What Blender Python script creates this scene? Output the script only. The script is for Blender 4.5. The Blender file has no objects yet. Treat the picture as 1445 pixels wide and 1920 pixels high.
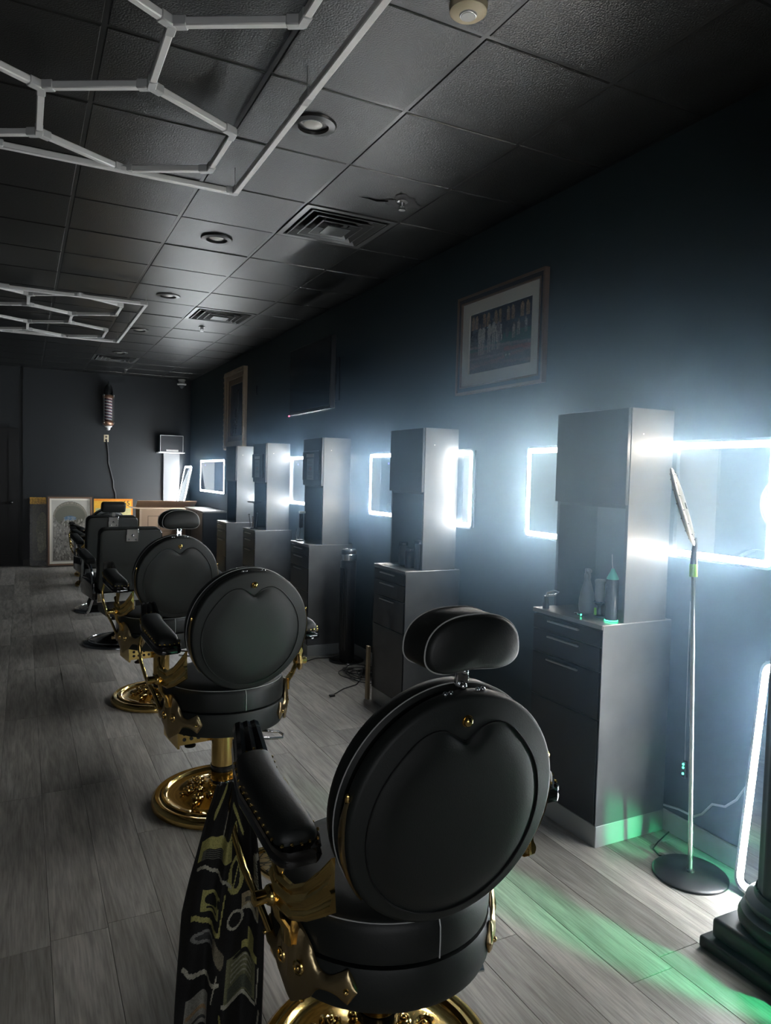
import bpy, bmesh, math, random
import numpy as np
from mathutils import Matrix, Vector
random.seed(7)
SC = bpy.context.scene
COL = SC.collection
PI = math.pi

# ------------------------------------------------------------------ camera
CAM_H = 1.585
YAW, PITCH, ROLL, FPX = math.radians(26.85), math.radians(2.87), math.radians(-1.45), 1345.0
def camera():
    y, p, r = YAW, PITCH, ROLL
    fw = Vector((math.sin(y)*math.cos(p), math.cos(y)*math.cos(p), -math.sin(p)))
    rt = Vector((math.cos(y), -math.sin(y), 0)); dn = fw.cross(rt)
    rt2 = rt*math.cos(r)+dn*math.sin(r); dn2 = -rt*math.sin(r)+dn*math.cos(r)
    m = Matrix((rt2, -dn2, -fw)).transposed().to_4x4()
    m.translation = (0, 0, CAM_H)
    cd = bpy.data.cameras.new('camera'); cd.sensor_fit = 'VERTICAL'; cd.sensor_height = 24.0
    cd.lens = 24.0*FPX/1920.0; cd.clip_start = 0.02
    c = bpy.data.objects.new('camera', cd); COL.objects.link(c); c.matrix_world = m
    SC.camera = c
camera()
# ------------------------------------------------------------------ world, exposure
SKY = 1.6           # overcast daylight outside the front window
wd = bpy.data.worlds.new('world'); SC.world = wd; wd.use_nodes = True
wd.node_tree.nodes['Background'].inputs[0].default_value = (.95, .97, 1., 1)     # overcast sky outside the shop window
wd.node_tree.nodes['Background'].inputs[1].default_value = SKY
SC.view_settings.view_transform = 'Standard'
SC.view_settings.look = 'None'
SC.view_settings.gamma = 1.0
SC.view_settings.use_curve_mapping = False
SC.view_settings.exposure = 0.5
SC.cycles.use_denoising = True
SC.cycles.max_bounces = 4
SC.cycles.diffuse_bounces = 3
SC.cycles.glossy_bounces = 3
SC.cycles.transmission_bounces = 2
SC.cycles.use_adaptive_sampling = True
SC.cycles.adaptive_threshold = 0.045
SC.cycles.adaptive_min_samples = 16
SC.cycles.time_limit = 1000
SC.cycles.caustics_reflective = False
SC.cycles.caustics_refractive = False
SC.cycles.volume_bounces = 1
SC.cycles.sample_clamp_indirect = 6.0
LED = 95.0          # radiance of the LED strips
HAZE = 0.62         # density per metre of the lens-glow haze where it is thickest
GREEN_W = 190.0      # green effect lamp, watts

H = 3.165           # ceiling height
XW = 2.63           # right wall
YF = 12.85          # far wall
XL, YB = -3.0, -3.2 # left wall, wall behind the camera

# ------------------------------------------------------------------ materials
MATS = {}
def mat(name, col, rough=.5, metal=0., spec=None, emit=None, estr=0., coat=0., trans=0., ior=None, alpha=None):
    m = bpy.data.materials.new(name); m.use_nodes = True
    b = m.node_tree.nodes['Principled BSDF']
    b.inputs['Base Color'].default_value = (*col, 1)
    b.inputs['Roughness'].default_value = rough
    b.inputs['Metallic'].default_value = metal
    if spec is not None: b.inputs['Specular IOR Level'].default_value = spec
    if coat: b.inputs['Coat Weight'].default_value = coat; b.inputs['Coat Roughness'].default_value = .08
    if trans: b.inputs['Transmission Weight'].default_value = trans
    if ior: b.inputs['IOR'].default_value = ior
    if emit:
        b.inputs['Emission Color'].default_value = (*emit, 1); b.inputs['Emission Strength'].default_value = estr
    MATS[name] = m
    return m
def nd(m, t, **kw):
    n = m.node_tree.nodes.new(t)
    for k, v in kw.items():
        if k in n.inputs.keys(): n.inputs[k].default_value = v
        else: setattr(n, k, v)
    return n
def lk(m, a, b): m.node_tree.links.new(a, b)
def bsdf(m): return m.node_tree.nodes['Principled BSDF']
def bump(m, scale, strength, dist=.002, detail=3., coord='Object', stretch=None):
    tc = nd(m, 'ShaderNodeTexCoord'); n = nd(m, 'ShaderNodeTexNoise', Scale=scale, Detail=detail)
    src = tc.outputs[coord]
    if stretch:
        mp = nd(m, 'ShaderNodeMapping'); mp.inputs['Scale'].default_value = stretch
        lk(m, src, mp.inputs[0]); src = mp.outputs[0]
    lk(m, src, n.inputs['Vector'])
    bp = nd(m, 'ShaderNodeBump', Strength=strength, Distance=dist)
    lk(m, n.outputs['Fac'], bp.inputs['Height']); lk(m, bp.outputs[0], bsdf(m).inputs['Normal'])
    return n
def mottle(m, scale, c0, c1, lo=.35, hi=.65, detail=4., stretch=None, coord='Object', rand=0.):
    tc = nd(m, 'ShaderNodeTexCoord'); src = tc.outputs[coord]
    if rand:
        oi = nd(m, 'ShaderNodeObjectInfo'); va = nd(m, 'ShaderNodeVectorMath', operation='ADD')
        sc = nd(m, 'ShaderNodeMath', operation='MULTIPLY'); sc.inputs[1].default_value = 37.
        lk(m, oi.outputs['Random'], sc.inputs[0]); lk(m, src, va.inputs[0]); lk(m, sc.outputs[0], va.inputs[1]); src = va.outputs[0]
    mp = nd(m, 'ShaderNodeMapping'); mp.inputs['Scale'].default_value = stretch or (1, 1, 1)
    lk(m, src, mp.inputs[0])
    n = nd(m, 'ShaderNodeTexNoise', Scale=scale, Detail=detail); lk(m, mp.outputs[0], n.inputs['Vector'])
    r = nd(m, 'ShaderNodeValToRGB'); e = r.color_ramp.elements
    e[0].position = lo; e[0].color = (*c0, 1); e[1].position = hi; e[1].color = (*c1, 1)
    lk(m, n.outputs['Fac'], r.inputs[0]); lk(m, r.outputs[0], bsdf(m).inputs['Base Color'])
    return n, r, mp

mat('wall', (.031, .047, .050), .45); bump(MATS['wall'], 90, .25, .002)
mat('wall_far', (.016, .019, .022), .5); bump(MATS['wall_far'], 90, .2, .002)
mat('black_door', (.006, .006, .007), .6)
mat('tile', (.0080, .0085, .0085), .29, spec=.6); bump(MATS['tile'], 150, .6, .0028, 2.)
mat('grid', (.016, .0165, .0165), .3)
mat('plenum', (.01, .01, .01), .9)
mat('led', (.9, .9, .9), .4, emit=(.90, .96, 1.0), estr=LED)
mat('mirror', (.80, .84, .86), .015, 1.)
mat('alu', (.72, .74, .76), .25, 1.)
mat('cab', (.022, .024, .027), .33); bump(MATS['cab'], 14, .06, .003)
mat('cab_side', (.10, .104, .108), .40); mottle(MATS['cab_side'], 5, (.082, .086, .09), (.125, .128, .13), .3, .7); 
mat('cab_edge', (.16, .165, .17), .4)
mat('counter', (.30, .29, .28), .25)
mat('handle', (.55, .52, .5), .3, 1.)
mat('kick', (.42, .44, .44), .38, .25)
mat('baseboard', (.48, .48, .47), .5)
mat('dark_base', (.035, .03, .028), .4)
mat('leather', (.011, .0135, .013), .50); bump(MATS['leather'], 260, .25, .0012, 2.)
mat('leather2', (.014, .0175, .0165), .56); bump(MATS['leather2'], 260, .25, .0012, 2.)
mat('gloss_black', (.006, .006, .006), .12, coat=.6)
mat('satin_black', (.012, .012, .013), .35)
mat('gold', (.80, .56, .20), .13, 1.)
mat('gold_old', (.55, .43, .24), .28, 1.); bump(MATS['gold_old'], 60, .3, .003)
mat('chrome', (.72, .74, .76), .09, 1.)
mat('dark_chrome', (.22, .23, .24), .16, 1.)
mat('steel', (.5, .5, .5), .3, 1.)
mat('thread', (.55, .56, .55), .7)
mat('white_plastic', (.62, .62, .60), .45)
mat('tube', (.78, .78, .77), .42)
mat('tube_joint', (.55, .56, .56), .4)
mat('cream', (.62, .53, .36), .5)
mat('paper', (.5, .49, .47), .7)
mat('black_plastic', (.012, .012, .013), .4)
mat('cable', (.01, .01, .01), .5)
mat('grey_cable', (.35, .35, .36), .5)
mat('trim_ring', (.018, .018, .018), .3)
mat('lens', (.55, .54, .5), .25)
mat('vent', (.085, .088, .088), .28, .3)
mat('stain', (.008, .008, .008), .6)
mat('cardboard', (.5, .34, .23), .8); mottle(MATS['cardboard'], 3, (.46, .31, .21), (.54, .37, .25), .3, .7)
mat('card_edge', (.58, .42, .29), .85)
mat('ink', (.12, .085, .065), .8)
mat('ink_black', (.02, .018, .015), .7)
mat('bronze', (.30, .21, .13), .4, .6)
mat('frame_dark', (.05, .04, .036), .35, .2)
mat('frame_wood', (.24, .15, .10), .4, .3)
mat('mat_board', (.80, .77, .68), .85)
mat('gold_frame', (.58, .45, .30), .42, .35); bump(MATS['gold_frame'], 45, .8, .006)
mat('yellow', (.72, .36, .03), .5)
mat('copper', (.62, .36, .25), .28, .9)
mat('screen', (.006, .007, .008), .12)
mat('pole_metal', (.62, .66, .62), .22, .9)
mat('lime', (.35, .72, .12), .4)
mat('green_led', (.1, .8, .4), .4, emit=(.05, 1., .45), estr=6.)
mat('blue_led', (.1, .1, .9), .4, emit=(.05, .05, 1.), estr=4.)
mat('red_led', (.9, .1, .15), .4, emit=(1., .1, .18), estr=3.)
mat('column', (.026, .027, .028), .38); bump(MATS['column'], 6, .25, .01)
mat('rubber', (.01, .01, .01), .7)
mat('teal_cap', (.10, .55, .42), .4)
mat('bottle_grey', (.30, .30, .31), .35)
mat('smoke_plastic', (.05, .055, .06), .2)
mat('wood_strip', (.35, .27, .16), .6)
mat('lampshade', (.66, .67, .58), .35)
mottle(MATS['lampshade'], 9, (.08, .085, .07), (.25, .25, .21), .35, .6); 
mat('cushion_white', (.6, .6, .58), .4)
# black/gold cracked filigree of the foot plate
def filigree():
    m = mat('filigree', (.6, .45, .2), .3, .8)
    tc = nd(m, 'ShaderNodeTexCoord'); v = nd(m, 'ShaderNodeTexVoronoi', feature='DISTANCE_TO_EDGE', Scale=26.)
    lk(m, tc.outputs['Object'], v.inputs['Vector'])
    r = nd(m, 'ShaderNodeValToRGB'); e = r.color_ramp.elements
    e[0].position = .05; e[0].color = (.02, .015, .008, 1); e[1].position = .09; e[1].color = (.55, .42, .2, 1)
    lk(m, v.outputs['Distance'], r.inputs[0]); lk(m, r.outputs[0], bsdf(m).inputs['Base Color'])
filigree()
# grey wood-look planks: tone per plank, long grain
def wood():
    m = mat('plank', (.2, .19, .18), .40, spec=.35)
    n, r, mp = mottle(m, 3.2, (.25, .233, .208), (.47, .440, .400), .28, .72, 6., (8., .8, 1.), rand=1.)
    n.inputs['Distortion'].default_value = .9
    n2 = nd(m, 'ShaderNodeTexNoise', Scale=22., Detail=4.); mp2 = nd(m, 'ShaderNodeMapping'); mp2.inputs['Scale'].default_value = (7., .35, 1.)
    lk(m, mp.inputs[0].links[0].from_socket, mp2.inputs[0]); lk(m, mp2.outputs[0], n2.inputs['Vector'])
    mr = nd(m, 'ShaderNodeMapRange'); mr.inputs[1].default_value = .35; mr.inputs[2].default_value = .6; mr.inputs[3].default_value = .76; mr.inputs[4].default_value = 1.04
    lk(m, n2.outputs['Fac'], mr.inputs[0])
    oi = nd(m, 'ShaderNodeObjectInfo'); mr2 = nd(m, 'ShaderNodeMapRange'); mr2.inputs[3].default_value = .66; mr2.inputs[4].default_value = 1.14
    lk(m, oi.outputs['Random'], mr2.inputs[0])
    mu = nd(m, 'ShaderNodeMath', operation='MULTIPLY'); lk(m, mr.outputs[0], mu.inputs[0]); lk(m, mr2.outputs[0], mu.inputs[1])
    mx = nd(m, 'ShaderNodeVectorMath', operation='SCALE'); lk(m, r.outputs[0], mx.inputs[0]); lk(m, mu.outputs[0], mx.inputs['Scale'])
    lk(m, mx.outputs[0], bsdf(m).inputs['Base Color'])
    bp = nd(m, 'ShaderNodeBump', Strength=.25, Distance=.0015); lk(m, n2.outputs['Fac'], bp.inputs['Height']); lk(m, bp.outputs[0], bsdf(m).inputs['Normal'])
wood()
# printed colour taken from the mesh's colour attribute
def printed(name, rough):
    m = mat(name, (.5, .5, .5), rough); a = nd(m, 'ShaderNodeAttribute', attribute_name='Col')
    lk(m, a.outputs['Color'], bsdf(m).inputs['Base Color'])
printed('print_gloss', .22); printed('print_cloth', .85); printed('print_matte', .6)

# ------------------------------------------------------------------ mesh helpers
class MB:
    def __init__(s): s.v = []; s.f = []; s.M = Matrix.Identity(4)
    def at(s, m): s.M = m; return s
    def add(s, vs, fs):
        o = len(s.v)
        s.v += [tuple(s.M @ Vector(p)) for p in vs]
        s.f += [tuple(i+o for i in f) for f in fs]
        return s
    def box(s, a, b, bev=0.):
        (x0, y0, z0), (x1, y1, z1) = a, b
        if bev <= 0:
            s.add([(x0,y0,z0),(x1,y0,z0),(x1,y1,z0),(x0,y1,z0),(x0,y0,z1),(x1,y0,z1),(x1,y1,z1),(x0,y1,z1)],
                  [(0,3,2,1),(4,5,6,7),(0,1,5,4),(1,2,6,5),(2,3,7,6),(3,0,4,7)])
        else:
            bm = bmesh.new(); bmesh.ops.create_cube(bm, size=1)
            for v in bm.verts: v.co = ((x0+x1)/2+v.co.x*(x1-x0), (y0+y1)/2+v.co.y*(y1-y0), (z0+z1)/2+v.co.z*(z1-z0))
            bmesh.ops.bevel(bm, geom=bm.edges[:], offset=bev, segments=3 if bev > .008 else 1, profile=.5, affect='EDGES')
            s.bm(bm)
        return s
    def bm(s, bm):
        bm.verts.index_update(); s.add([v.co[:] for v in bm.verts], [[v.index for v in f.verts] for f in bm.faces]); bm.free(); return s
    def lathe(s, prof, n=32, a0=0., a1=2*PI, cap=False):
        full = abs(a1-a0-2*PI) < 1e-6; m = n if full else n+1; vs = []; fs = []
        for (r, z) in prof:
            for k in range(m):
                a = a0+(a1-a0)*k/n; vs.append((r*math.cos(a), r*math.sin(a), z))
        for i in range(len(prof)-1):
            for k in range(n):
                k2 = (k+1) % m
                fs.append((i*m+k, i*m+k2, (i+1)*m+k2, (i+1)*m+k))
        s.add(vs, fs); return s
    def cyl(s, p0, p1, r0, r1=None, n=16, cap=True):
        r1 = r0 if r1 is None else r1
        p0, p1 = Vector(p0), Vector(p1); d = (p1-p0); L = d.length; d.normalize()
        u = d.orthogonal().normalized(); w = d.cross(u); vs = []; fs = []
        for p, r in ((p0, r0), (p1, r1)):
            for k in range(n):
                a = 2*PI*k/n; vs.append(p+u*(r*math.cos(a))+w*(r*math.sin(a)))
        for k in range(n): fs.append((k, (k+1) % n, n+(k+1) % n, n+k))
        if cap: fs += [tuple(range(n-1, -1, -1)), tuple(range(n, 2*n))]
        s.add(vs, fs); return s
    def tube(s, pts, r, n=8, closed=False, flat=None):
        P = [Vector(p) for p in pts]; N = len(P); vs = []; fs = []; prev = None
        for i, p in enumerate(P):
            t = ((P[(i+1) % N]-P[i-1]) if closed else (P[min(i+1, N-1)]-P[max(i-1, 0)])).normalized()
            if prev is None: u = t.orthogonal().normalized() if flat is None else (Vector(flat)-t*t.dot(Vector(flat))).normalized()
            else: u = (prev-t*t.dot(prev)); u = u.normalized() if u.length > 1e-6 else t.orthogonal().normalized()
            prev = u; w = t.cross(u)
            rr = r(i/(N-1)) if callable(r) else r
            ra, rb = rr if isinstance(rr, tuple) else (rr, rr)
            for k in range(n):
                a = 2*PI*k/n; vs.append(p+u*(ra*math.cos(a))+w*(rb*math.sin(a)))
        for i in range(N if closed else N-1):
            j = (i+1) % N
            for k in range(n): fs.append((i*n+k, i*n+(k+1) % n, j*n+(k+1) % n, j*n+k))
        if not closed: fs += [tuple(range(n-1, -1, -1)), tuple(range((N-1)*n, N*n))]
        s.add(vs, fs); return s
    def sphere(s, c, r, nu=12, nv=8, sc=(1, 1, 1)):
        vs = [(c[0], c[1], c[2]-r*sc[2])]; fs = []
        for i in range(1, nv):
            t = -PI/2+PI*i/nv
            for k in range(nu):
                a = 2*PI*k/nu; vs.append((c[0]+r*sc[0]*math.cos(t)*math.cos(a), c[1]+r*sc[1]*math.cos(t)*math.sin(a), c[2]+r*sc[2]*math.sin(t)))
        vs.append((c[0], c[1], c[2]+r*sc[2])); T = len(vs)-1
        for k in range(nu): fs.append((0, 1+(k+1) % nu, 1+k))
        for i in range(nv-2):
            for k in range(nu):
                a = 1+i*nu+k; b = 1+i*nu+(k+1) % nu; fs.append((a, b, b+nu, a+nu))
        o = 1+(nv-2)*nu
        for k in range(nu): fs.append((o+k, o+(k+1) % nu, T))
        s.add(vs, fs); return s
    def prism(s, pts, y0, y1):          # outline in x,z ; extruded along y
        n = len(pts)
        s.add([(x, y0, z) for x, z in pts]+[(x, y1, z) for x, z in pts],
              [tuple(range(n-1, -1, -1)), tuple(range(n, 2*n))]+[(k, (k+1) % n, n+(k+1) % n, n+k) for k in range(n)])
        return s
    def frame(s, x0, x1, z0, z1, w, y0, y1, rad=0., nseg=5):      # rectangular ring in x,z, extruded along y
        def ring(x0, x1, z0, z1, r):
            if r <= 0: return [(x0, z0), (x1, z0), (x1, z1), (x0, z1)]
            out = []
            for cx, cz, a in ((x0+r, z0+r, PI), (x1-r, z0+r, 1.5*PI), (x1-r, z1-r, 0), (x0+r, z1-r, .5*PI)):
                for k in range(nseg+1): t = a+.5*PI*k/nseg; out.append((cx+r*math.cos(t), cz+r*math.sin(t)))
            return out
        A = ring(x0, x1, z0, z1, rad); B = ring(x0+w, x1-w, z0+w, z1-w, max(rad-w, .001) if rad > 0 else 0)
        n = len(A); vs = [(x, y0, z) for x, z in A]+[(x, y0, z) for x, z in B]+[(x, y1, z) for x, z in A]+[(x, y1, z) for x, z in B]; fs = []
        for k in range(n):
            j = (k+1) % n
            fs += [(k, j, n+j, n+k), (2*n+k, 3*n+k, 3*n+j, 2*n+j), (k, 2*n+k, 2*n+j, j), (n+k, n+j, 3*n+j, 3*n+k)]
        s.add(vs, fs); return s
    def mesh(s, name, m, smooth=True, angle=40):
        me = bpy.data.meshes.new(name); me.from_pydata(s.v, [], s.f)
        b = bmesh.new(); b.from_mesh(me); bmesh.ops.recalc_face_normals(b, faces=b.faces); b.to_mesh(me); b.free()
        me.materials.append(MATS[m] if isinstance(m, str) else m)
        if smooth:
            me.polygons.foreach_set('use_smooth', [True]*len(me.polygons)); me.set_sharp_from_angle(angle=math.radians(angle))
        me.update(); return me
    def build(s, name, m, parent=None, smooth=True, angle=40):
        return link(name, s.mesh(name, m, smooth, angle), parent)
def link(name, me, parent=None):
    o = bpy.data.objects.new(name, me); COL.objects.link(o)
    if parent is not None: o.parent = parent
    return o
def tag(o, label=None, cat=None, group=None, kind=None):
    if label: o['label'] = label
    if cat: o['category'] = cat
    if group: o['group'] = group
    if kind: o['kind'] = kind
    return o
def thing(name, label, cat, loc=(0, 0, 0), rz=0., group=None):
    o = bpy.data.objects.new(name, None); COL.objects.link(o); o.location = loc; o.rotation_euler = (0, 0, rz)
    o.empty_display_size = .1
    return tag(o, label, cat, group)
def dup(root, loc, rz, label, skip=(), group=None):
    r = root.copy(); COL.objects.link(r); r.location = loc; r.rotation_euler = (0, 0, rz); r['label'] = label
    if group: r['group'] = group
    for ch in list(root.children):
        if any(ch.name.startswith(k) for k in skip): continue
        c = ch.copy(); COL.objects.link(c); c.parent = r
        for g in list(ch.children):
            d = g.copy(); COL.objects.link(d); d.parent = c
    return r
def T(x, y, z): return Matrix.Translation((x, y, z))
def RX(a): return Matrix.Rotation(a, 4, 'X')
def RY(a): return Matrix.Rotation(a, 4, 'Y')
def RZ(a): return Matrix.Rotation(a, 4, 'Z')
def struct(name, mb, m, smooth=False):
    return tag(mb.build(name, m, None, smooth), kind='structure')
# wall-plane frame: local x runs along -Y of the room (to the right when facing the right wall), local -y out of the wall
def on_right_wall(y, z, x=XW): return T(x, y, z) @ RZ(-PI/2)

# small paint box for printed matter (flat prints only)
class Canvas:
    def __init__(s, nx, ny, bg):
        s.nx, s.ny = nx, ny; s.c = np.tile(np.array(bg, float), (ny, nx, 1))
        s.u, s.v = np.meshgrid((np.arange(nx)+.5)/nx, (np.arange(ny)+.5)/ny)
    def put(s, m, col, a=1.): s.c[m] = s.c[m]*(1-a)+np.array(col)*a; return s
    def rect(s, u0, v0, u1, v1, col, a=1.): return s.put((s.u >= u0) & (s.u <= u1) & (s.v >= v0) & (s.v <= v1), col, a)
    def ell(s, u, v, ru, rv, col, a=1., rot=0.):
        du, dv = s.u-u, s.v-v; c, n = math.cos(rot), math.sin(rot)
        return s.put(((du*c+dv*n)/ru)**2+((-du*n+dv*c)/rv)**2 <= 1, col, a)
    def ring(s, u, v, ru, rv, t, col):
        q = np.sqrt(((s.u-u)/ru)**2+((s.v-v)/rv)**2); return s.put(abs(q-1) < t, col)
    def line(s, u0, v0, u1, v1, w, col, a=1.):
        d = np.array([u1-u0, v1-v0]); L2 = d@d; t = np.clip(((s.u-u0)*d[0]+(s.v-v0)*d[1])/L2, 0, 1)
        return s.put(np.hypot(s.u-u0-t*d[0], s.v-v0-t*d[1]) < w, col, a)
    def speckle(s, amt, seed=1):
        r = np.random.RandomState(seed); s.c *= (1+amt*(r.rand(s.ny, s.nx, 1)-.5)*2); return s
def sheet(name, cv, w, h, m, parent=None, fn=None, y=0.):
    """grid with one quad per paint cell, in x,z, centred on x; fn bends it"""
    nx, ny = cv.nx, cv.ny; vs = []
    for j in range(ny+1):
        for i in range(nx+1):
            u, v = i/nx, j/ny
            vs.append(fn(u, v) if fn else ((u-.5)*w, y, v*h))
    fs = [(j*(nx+1)+i, j*(nx+1)+i+1, (j+1)*(nx+1)+i+1, (j+1)*(nx+1)+i) for j in range(ny) for i in range(nx)]
    me = bpy.data.meshes.new(name); me.from_pydata(vs, [], fs)
    at = me.color_attributes.new('Col', 'FLOAT_COLOR', 'CORNER')
    rgba = np.ones((ny*nx, 4, 4), np.float32); rgba[:, :, :3] = np.clip(cv.c.reshape(-1, 1, 3), 0, 1)
    at.data.foreach_set('color', rgba.ravel())
    me.materials.append(MATS[m])
    if fn: me.polygons.foreach_set('use_smooth', [True]*len(me.polygons))
    return link(name, me, parent)
def text_mesh(body, size, m, name, parent, M, depth=.0006):
    cu = bpy.data.curves.new('t', 'FONT'); cu.body = body; cu.size = size; cu.extrude = depth; cu.align_x = 'CENTER'
    o = bpy.data.objects.new('t', cu); COL.objects.link(o)
    dg = bpy.context.evaluated_depsgraph_get(); me = bpy.data.meshes.new_from_object(o.evaluated_get(dg)); bpy.data.objects.remove(o)
    me.transform(M); me.materials.clear(); me.materials.append(MATS[m]); return link(name, me, parent)

# ================================================================== SETTING
# floor: sub-floor plus planks laid along the room
floor = struct('floor', MB().box((XL, YB, -.06), (XW, YF+.02, -.004)), 'dark_base')
PW, PL = .182, 1.22
def plank_mesh(L):
    mb = MB(); e = .0006; b = .0010
    x0, x1, y0, y1 = e, PW-e, e, L-e
    mb.add([(x0,y0,-.004),(x1,y0,-.004),(x1,y1,-.004),(x0,y1,-.004),(x0,y0,-b),(x1,y0,-b),(x1,y1,-b),(x0,y1,-b),
            (x0+b,y0+b,0),(x1-b,y0+b,0),(x1-b,y1-b,0),(x0+b,y1-b,0)],
           [(0,1,5,4),(1,2,6,5),(2,3,7,6),(3,0,4,7),(4,5,9,8),(5,6,10,9),(6,7,11,10),(7,4,8,11),(8,9,10,11)])
    return mb.mesh('plank', 'plank', False)
PM = plank_mesh(PL); HALFM = {}
def near_key(x, y): return math.hypot(x-.6, y-1.0)
cells = []
ncol = int((XW-XL)/PW)+1
for i in range(ncol):
    x = XW-(i+1)*PW
    y = YB-random.choice((0, .25, .5, .75))*PL-.1*random.random()
    while y < YF:
        cells.append((x, y)); y += PL
vis = [c for c in cells if -1.4 < c[0] < XW and c[1] > -.6]
vis.sort(key=lambda c: near_key(*c)); keep = set(vis[:300])
rest = MB()
for (x, y) in cells:
    y0, y1 = max(y, YB), min(y+PL, YF)
    if y1-y0 < .05: continue
    if (x, y) in keep and y0 == y and y1 == y+PL:
        o = link('plank', PM, floor); o.location = (x, y, 0)
    else:
        rest.box((x+.0006, y0+.0006, -.004), (x+PW-.0006, y1-.0006, 0))
tag(rest.build('planks_beyond', 'plank', floor, False), kind='stuff')

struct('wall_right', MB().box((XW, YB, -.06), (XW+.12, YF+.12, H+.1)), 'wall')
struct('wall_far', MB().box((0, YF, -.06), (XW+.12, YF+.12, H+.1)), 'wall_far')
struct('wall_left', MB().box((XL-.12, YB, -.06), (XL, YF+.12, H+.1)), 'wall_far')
WX0, WX1, WZ0, WZ1 = -2.6, .6, .55, 2.55
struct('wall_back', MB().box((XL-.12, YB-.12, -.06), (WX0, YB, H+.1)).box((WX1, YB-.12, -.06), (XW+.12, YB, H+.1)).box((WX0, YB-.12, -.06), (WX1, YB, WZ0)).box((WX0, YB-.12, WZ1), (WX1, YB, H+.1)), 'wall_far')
w1 = struct('window_1', MB().frame(WX0, WX1, WZ0, WZ1, .06, YB-.09, YB-.03), 'satin_black')
for k in range(2): MB().box((WX0+(WX1-WX0)*(k+1)/3-.025, YB-.085, WZ0+.06), (WX0+(WX1-WX0)*(k+1)/3+.025, YB-.035, WZ1-.06)).build('mullion', 'satin_black', w1, False)
pl = bpy.data.lights.new('window_daylight', 'AREA'); pl.shape = 'RECTANGLE'; pl.size = WX1-WX0; pl.size_y = WZ1-WZ0; pl.cycles.is_portal = True
po = bpy.data.objects.new('window_daylight', pl); COL.objects.link(po); po.location = ((WX0+WX1)/2, YB-.125, (WZ0+WZ1)/2); po.rotation_euler = (PI/2, 0, PI)
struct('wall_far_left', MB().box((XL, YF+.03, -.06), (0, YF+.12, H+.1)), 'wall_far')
d1 = struct('door_1', MB().box((-1.02, YF-.02, .01), (-.06, YF+.03, 2.2)), 'black_door')
MB().frame(-1.0, -.08, .05, 2.18, .12, YF-.03, YF-.021).build('door_panel', 'black_door', d1, False)
MB().sphere((-.16, YF-.07, 1.02), .028).cyl((-.16, YF-.07, 1.02), (-.16, YF-.02, 1.02), .012).build('door_knob', 'dark_chrome', d1)
struct('baseboard_right', MB().box((XW-.014, YB, 0), (XW, YF, .095), .004), 'baseboard')
struct('baseboard_far', MB().box((0, YF-.014, 0), (XW-.02, YF, .09), .004), 'dark_base')

# ceiling: plenum board, T-grid and single tiles
ceil = struct('ceiling', MB().box((XL, YB, H+.03), (XW, YF+.02, H+.1)), 'plenum')
TX0, TY0, TP = 1.48, 2.225, .605
xs = [TX0+.61*k for k in range(-8, 3)]; xs = [x for x in xs if XL < x < XW-.02]
ys = [TY0+TP*k for k in range(-7, 20)]; ys = [y for y in ys if YB < y < YF]
xe = [XL]+xs+[XW]; ye = [YB]+ys+[YF]
VENTS = [(1.48, 4.04), (1.48, 7.065), (.87, 10.695)]
tiles = {}
def tile_mesh(w, d):
    k = (round(w, 3), round(d, 3))
    if k not in tiles:
        mb = MB(); g = .009; r = .004
        x0, x1, y0, y1 = g, w-g, g, d-g
        mb.add([(x0,y0,.012),(x1,y0,.012),(x1,y1,.012),(x0,y1,.012),(x0,y0,r),(x1,y0,r),(x1,y1,r),(x0,y1,r),(x0+r,y0+r,0),(x1-r,y0+r,0),(x1-r,y1-r,0),(x0+r,y1-r,0)],
               [(0,4,5,1),(1,5,6,2),(2,6,7,3),(3,7,4,0),(4,8,9,5),(5,9,10,6),(6,10,11,7),(7,11,8,4),(8,11,10,9)])
        tiles[k] = mb.mesh('ceiling_tile', 'tile', False)
    return tiles[k]
for a in range(len(xe)-1):
    for b in range(len(ye)-1):
        x0, x1, y0, y1 = xe[a], xe[a+1], ye[b], ye[b+1]
        if any(abs(x0-vx) < .05 and abs(y0-vy) < .05 for vx, vy in VENTS): continue
        o = link('ceiling_tile', tile_mesh(x1-x0, y1-y0), ceil); o.location = (x0, y0, H-.001+random.uniform(-.0015, .0015))
        o.rotation_euler = (random.uniform(-.0016, .0016), random.uniform(-.0016, .0016), 0)
runm = MB().box((-.010, YB, -.001), (.010, YF, .012)).mesh('main_runner', 'grid', False)
for x in xs: link('main_runner', runm, ceil).location = (x, 0, H+.004)
crm = MB().box((XL, -.010, -.001), (XW, .010, .011)).mesh('cross_runner', 'grid', False)
for y in ys: link('cross_runner', crm, ceil).location = (0, y, H+.0045)
MB().box((XW-.022, YB, -.004), (XW, YF, .012)).build('wall_angle', 'grid', ceil, False).location = (0, 0, H+.002)

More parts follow.
